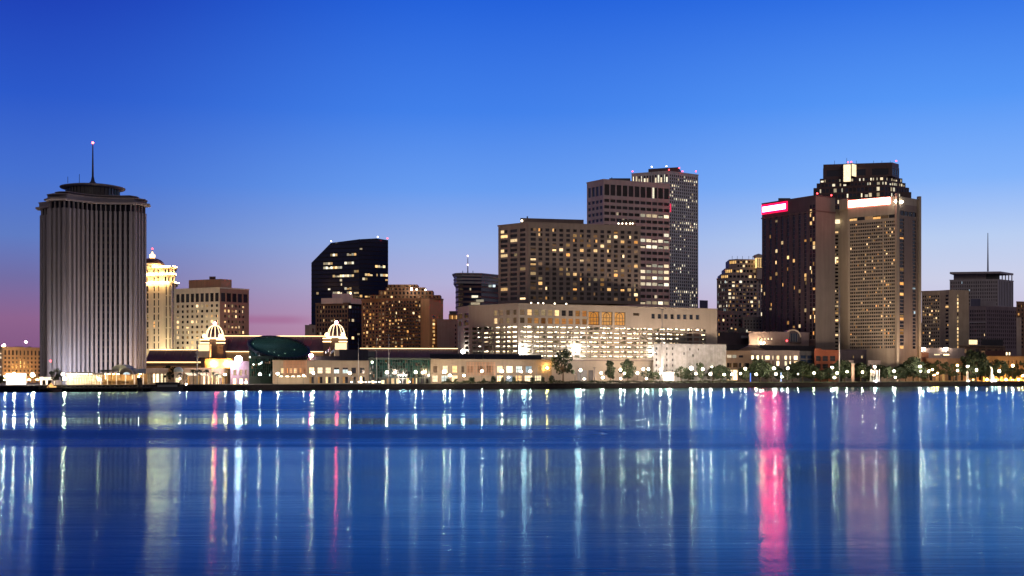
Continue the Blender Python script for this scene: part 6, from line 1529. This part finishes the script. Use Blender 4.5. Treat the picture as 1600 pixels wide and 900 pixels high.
T.acc('statue').lathe((c[0] - .2, c[1]), [(.9, z(586)), (.75, z(583)), (.9, z(579.5)), (.55, z(576.5)), (.35, z(575.3)), (.45, z(574.2)), (.1, z(573))], wm_, 12)
T.acc('raised_arm').tube((c[0] - .5, c[1], z(577.5)), (c[0] - 1.9, c[1], z(571.5)), .22, wm_, 6)
b = Acc(); b.ball((c[0] - 1, c[1] - 3.4, G + .5), .55, FLOODL, 6); T.add('floodlight', b)
b = Acc(); b.ball((c[0] + 1.6, c[1] - 3.2, G + .5), .45, FLOODL, 6); T.add('floodlight', b)
T.done()
Y = shore(1511.5, 10)
T = Thing('monument', 'white round pillar monument under the lamp before the live oak', 'monument', (px(1511.5, Y), Y)); c = (px(1511.5, Y), Y)
T.acc('pillar').lathe(c, [(.9, G), (.9, G + .6), (.75, G + .8), (.75, pz(582, Y)), (.9, pz(581, Y))], wm_, 12); T.acc('finial').ball((*c, pz(580.3, Y)), .5, wm_, 6)
b = Acc(); b.ball((c[0] + .2, c[1] - 2.2, G + .5), .4, FLOODL, 6); T.add('floodlight', b); T.done()
Y = shore(1367, 12)
T = Thing('sculpture', 'white sculpture of slanting slats under a bright lamp on the lawn', 'sculpture', (px(1367, Y), Y))
for i in range(7):
    b = Acc(); p = 1360.5 + i * 2.2; b.tube((px(p - .5, Y), Y + (i % 2) * .8, G), (px(p + .6, Y), Y + (i % 2) * .8, pz(577 + (i % 3), Y)), .38, wm_, 6, .25); T.add('slat', b)
b = Acc(); b.obox((px(1367, Y), Y + .4), 8.5, 2.6, G, G + .35, 0, CONC); T.add('base', b)
b = Acc(); b.ball((px(1367, Y), Y - 3, G + .5), .55, FLOODL, 6); T.add('floodlight', b); T.done()
Y = shore(1172, 10)
T = Thing('banner_sign', 'tall narrow blue-lit banner post on the lawn', 'sign', (px(1172.5, Y), Y)); b = Acc(); b.box(px(1172, Y), px(1173.2, Y), Y - .2, Y + .2, G + .4, pz(583, Y), emis('blue_panel', (.15, .3, 1), 1.6)); T.add('lit_panel', b); b = Acc(); b.box(px(1171.7, Y), px(1173.5, Y), Y - .3, Y + .3, G, G + .4, DKMETAL); T.add('base', b); T.done()
Y = shore(1220.5, 10)
T = Thing('banner_sign', 'pale blue-lit sign post below the lit tall windows', 'sign', (px(1220.5, Y), Y)); b = Acc(); b.box(px(1219.8, Y), px(1221, Y), Y - .2, Y + .2, G + .4, pz(582, Y), emis('pale_blue_panel_light', (.5, .65, 1), 1.6)); T.add('lit_panel', b); b = Acc(); b.box(px(1219.5, Y), px(1221.3, Y), Y - .3, Y + .3, G, G + .4, DKMETAL); T.add('base', b); T.done()
Y = shore(1322, 12)
T = Thing('brick_pillar', 'square tan brick pillar standing on the lawn under the lamps', 'pillar', (px(1333, Y), Y)); blockpx(T, 'shaft', 1330.5, 1335, Y, 569, 596.5, surf('pillar_brick', (.34, .25, .2)), 2); blockpx(T, 'pillar_cap', 1330, 1335.5, Y - .3, 568, 569, CREAM, 2.6); T.done()
# lit white structure at the warehouse foot
Y = shore(1044, 22)
T = Thing('ticket_booth', 'dazzling white-lit glass booth at the warehouse foot', 'booth', (px(1045, Y), Y))
blockpx(T, 'roof', 1036, 1054, Y, 581.5, 583, WHITEP, 7); blockpx(T, 'back_wall', 1037, 1053, Y + 5, 583.2, 596, WHITEP, .5)
for p in (1037, 1045, 1053): b = Acc(); b.obox((px(p, Y), Y + .5), .3, .3, G, pz(583, Y), 0, WHITEP); T.add('column', b)
for p in (1041, 1049): b = Acc(); b.obox((px(p, Y), Y + 2.4), 2.2, 1, pz(583.6, Y), pz(583.2, Y), 0, FLOODL); T.add('ceiling_light', b)
T.done()
Y = shore(629, 13)
T = Thing('white_kiosk', 'small white framed kiosk with a blue panel before the teal gallery', 'kiosk', (px(629, Y), Y))
for p in (622.5, 629, 635.5): b = Acc(); b.obox((px(p, Y), Y), .35, .35, G, pz(586, Y), 0, WHITEP); T.add('post', b)
blockpx(T, 'roof', 621.5, 637, Y - .4, 585, 586.2, WHITEP, 4); blockpx(T, 'shelf', 622, 636, Y - .2, 591, 592, WHITEP, 3); b = Acc(); b.box(px(627, Y), px(631, Y), Y + .2, Y + .35, pz(594.8, Y), pz(592.3, Y), COOL); T.add('blue_panel', b)
b = Acc(); b.box(px(624, Y), px(634, Y), Y + 1, Y + 2, pz(586.6, Y), pz(586.25, Y), FLOODL); T.add('ceiling_light', b)
T.done()
# flood lamps at the foot of the ribbed tower
for i, (t, kd) in enumerate(((-.46, 'white'), (-.30, 'white'), (-.1, 'white'), (.12, 'warm'), (.34, 'warm'))):
    c = rot(t * 62, -44 - 1 * i % 2); T = Thing('ground_floodlight', f'{kd} floodlight aimed up the ribbed tower, {["at its outer corner", "behind the leafy tree", "behind the first trusses", "behind the leaning trusses", "behind the arched terminal roof"][i]}', 'floodlight', c, 'floodlights at the ribbed tower foot')
    b = Acc(); b.obox(c, 1.1, .8, 6.2, 6.9, 0, DKMETAL); b.tube((*c, G), (*c, 6.2), .12, DKMETAL, 5); T.add('housing', b)
    b = Acc(); b.obox((c[0], c[1]), .9, .6, 6.95, 7.5, 0, emis('tower_flood_' + kd, (.85, .88, 1) if kd == 'white' else (1, .68, .4), TOWER_FLOOD * (1.0 if i < 3 else .95))); T.add('lens', b); T.done()

# ================================================================ SKY, LIGHT, CAMERA
w = bpy.data.worlds.new('World'); SC.world = w; w.use_nodes = True
nt = w.node_tree; nt.nodes.clear()
out = nt.nodes.new('ShaderNodeOutputWorld'); bg = nt.nodes.new('ShaderNodeBackground'); nt.links.new(bg.outputs[0], out.inputs[0])
tc = nt.nodes.new('ShaderNodeTexCoord'); sp = nt.nodes.new('ShaderNodeSeparateXYZ'); nt.links.new(tc.outputs['Generated'], sp.inputs[0])
el = mathn(nt, 'ARCSINE', sp.outputs[2]); eld = mathn(nt, 'MULTIPLY', el, 180 / math.pi)
f_el = mathn(nt, 'DIVIDE', mathn(nt, 'MAXIMUM', eld, 0), 45.0, None, True)
def s2l(c): return tuple(((v / 255) / 12.92 if v / 255 <= .04045 else ((v / 255 + .055) / 1.055) ** 2.4) for v in c)
def ramp(stops):
    r = nt.nodes.new('ShaderNodeValToRGB'); e = r.color_ramp.elements; nt.links.new(f_el, r.inputs[0])
    e[0].position = stops[0][0] / 45; e[0].color = (*s2l(stops[0][1]), 1); e[1].position = stops[-1][0] / 45; e[1].color = (*s2l(stops[-1][1]), 1)
    for d, c in stops[1:-1]: x = e.new(d / 45); x.color = (*s2l(c), 1)
    return r.outputs[0]
rl_, rc_, rr_, rb_ = (ramp(s) for s in SKY)
az = mathn(nt, 'ARCTAN2', sp.outputs[0], sp.outputs[1]); azd = mathn(nt, 'MULTIPLY', az, 180 / math.pi)
def smooth(v, a, b):
    n = nt.nodes.new('ShaderNodeMapRange'); n.interpolation_type = 'SMOOTHSTEP'; n.inputs['From Min'].default_value = a; n.inputs['From Max'].default_value = b
    nt.links.new(v, n.inputs['Value']); return n.outputs['Result']
c = mixc(nt, smooth(azd, -22, -2), rl_, rc_); c = mixc(nt, smooth(azd, -2, 20), c, rr_)
c = mixc(nt, smooth(mathn(nt, 'ABSOLUTE', azd), 45, 110), c, rb_)
# a thin bar of rose cloud low on the left
cl1 = mathn(nt, 'MULTIPLY', smooth(azd, -13.5, -12), mathn(nt, 'SUBTRACT', 1.0, smooth(azd, -10.5, -8.6)))
cl2 = mathn(nt, 'MULTIPLY', smooth(eld, 2.2, 2.45), mathn(nt, 'SUBTRACT', 1.0, smooth(eld, 2.5, 2.8)))
c = mixc(nt, mathn(nt, 'MULTIPLY', mathn(nt, 'MULTIPLY', cl1, cl2), .5), c, s2l((160, 92, 140)))
sk = nt.nodes.new('ShaderNodeTexSky'); sk.sky_type = 'NISHITA'; sk.sun_disc = False; sk.sun_elevation = R(-3); sk.sun_rotation = R(8)
sc_ = nt.nodes.new('ShaderNodeVectorMath'); sc_.operation = 'SCALE'; sc_.inputs['Scale'].default_value = .02; nt.links.new(sk.outputs[0], sc_.inputs[0])
ad = nt.nodes.new('ShaderNodeVectorMath'); ad.operation = 'ADD'; nt.links.new(c, ad.inputs[0]); nt.links.new(sc_.outputs[0], ad.inputs[1])
nt.links.new(ad.outputs[0], bg.inputs[0]); bg.inputs[1].default_value = 1.0
# faint afterglow from the sky behind the viewer
sl = bpy.data.lights.new('sun', 'SUN'); sl.energy = SUN[0]; sl.color = SUN[1]; sl.angle = R(25); so = bpy.data.objects.new('sun', sl); COL.objects.link(so); so.rotation_euler = (R(66), 0, R(12))

cam = bpy.data.cameras.new('camera'); co = bpy.data.objects.new('camera', cam); COL.objects.link(co); SC.camera = co
co.location = (0, 0, CZ); co.rotation_euler = (R(90), 0, 0); cam.sensor_width = 36; cam.lens = F / 1600 * 36
cam.shift_y = (HY - 450) / 1600; cam.clip_end = 20000; cam.clip_start = .5
SC.render.resolution_x, SC.render.resolution_y = 1024, 576
SC.view_settings.view_transform = 'Standard'; SC.view_settings.look = 'None'; SC.view_settings.exposure = 0; SC.view_settings.gamma = 1
SC.render.engine = 'CYCLES'
cy = SC.cycles; cy.use_denoising = True; cy.max_bounces = 5; cy.diffuse_bounces = 2; cy.glossy_bounces = 3; cy.caustics_reflective = False; cy.caustics_refractive = False
cy.sample_clamp_indirect = 6; cy.sample_clamp_direct = 0; cy.blur_glossy = .5; cy.use_light_tree = True; cy.use_adaptive_sampling = False
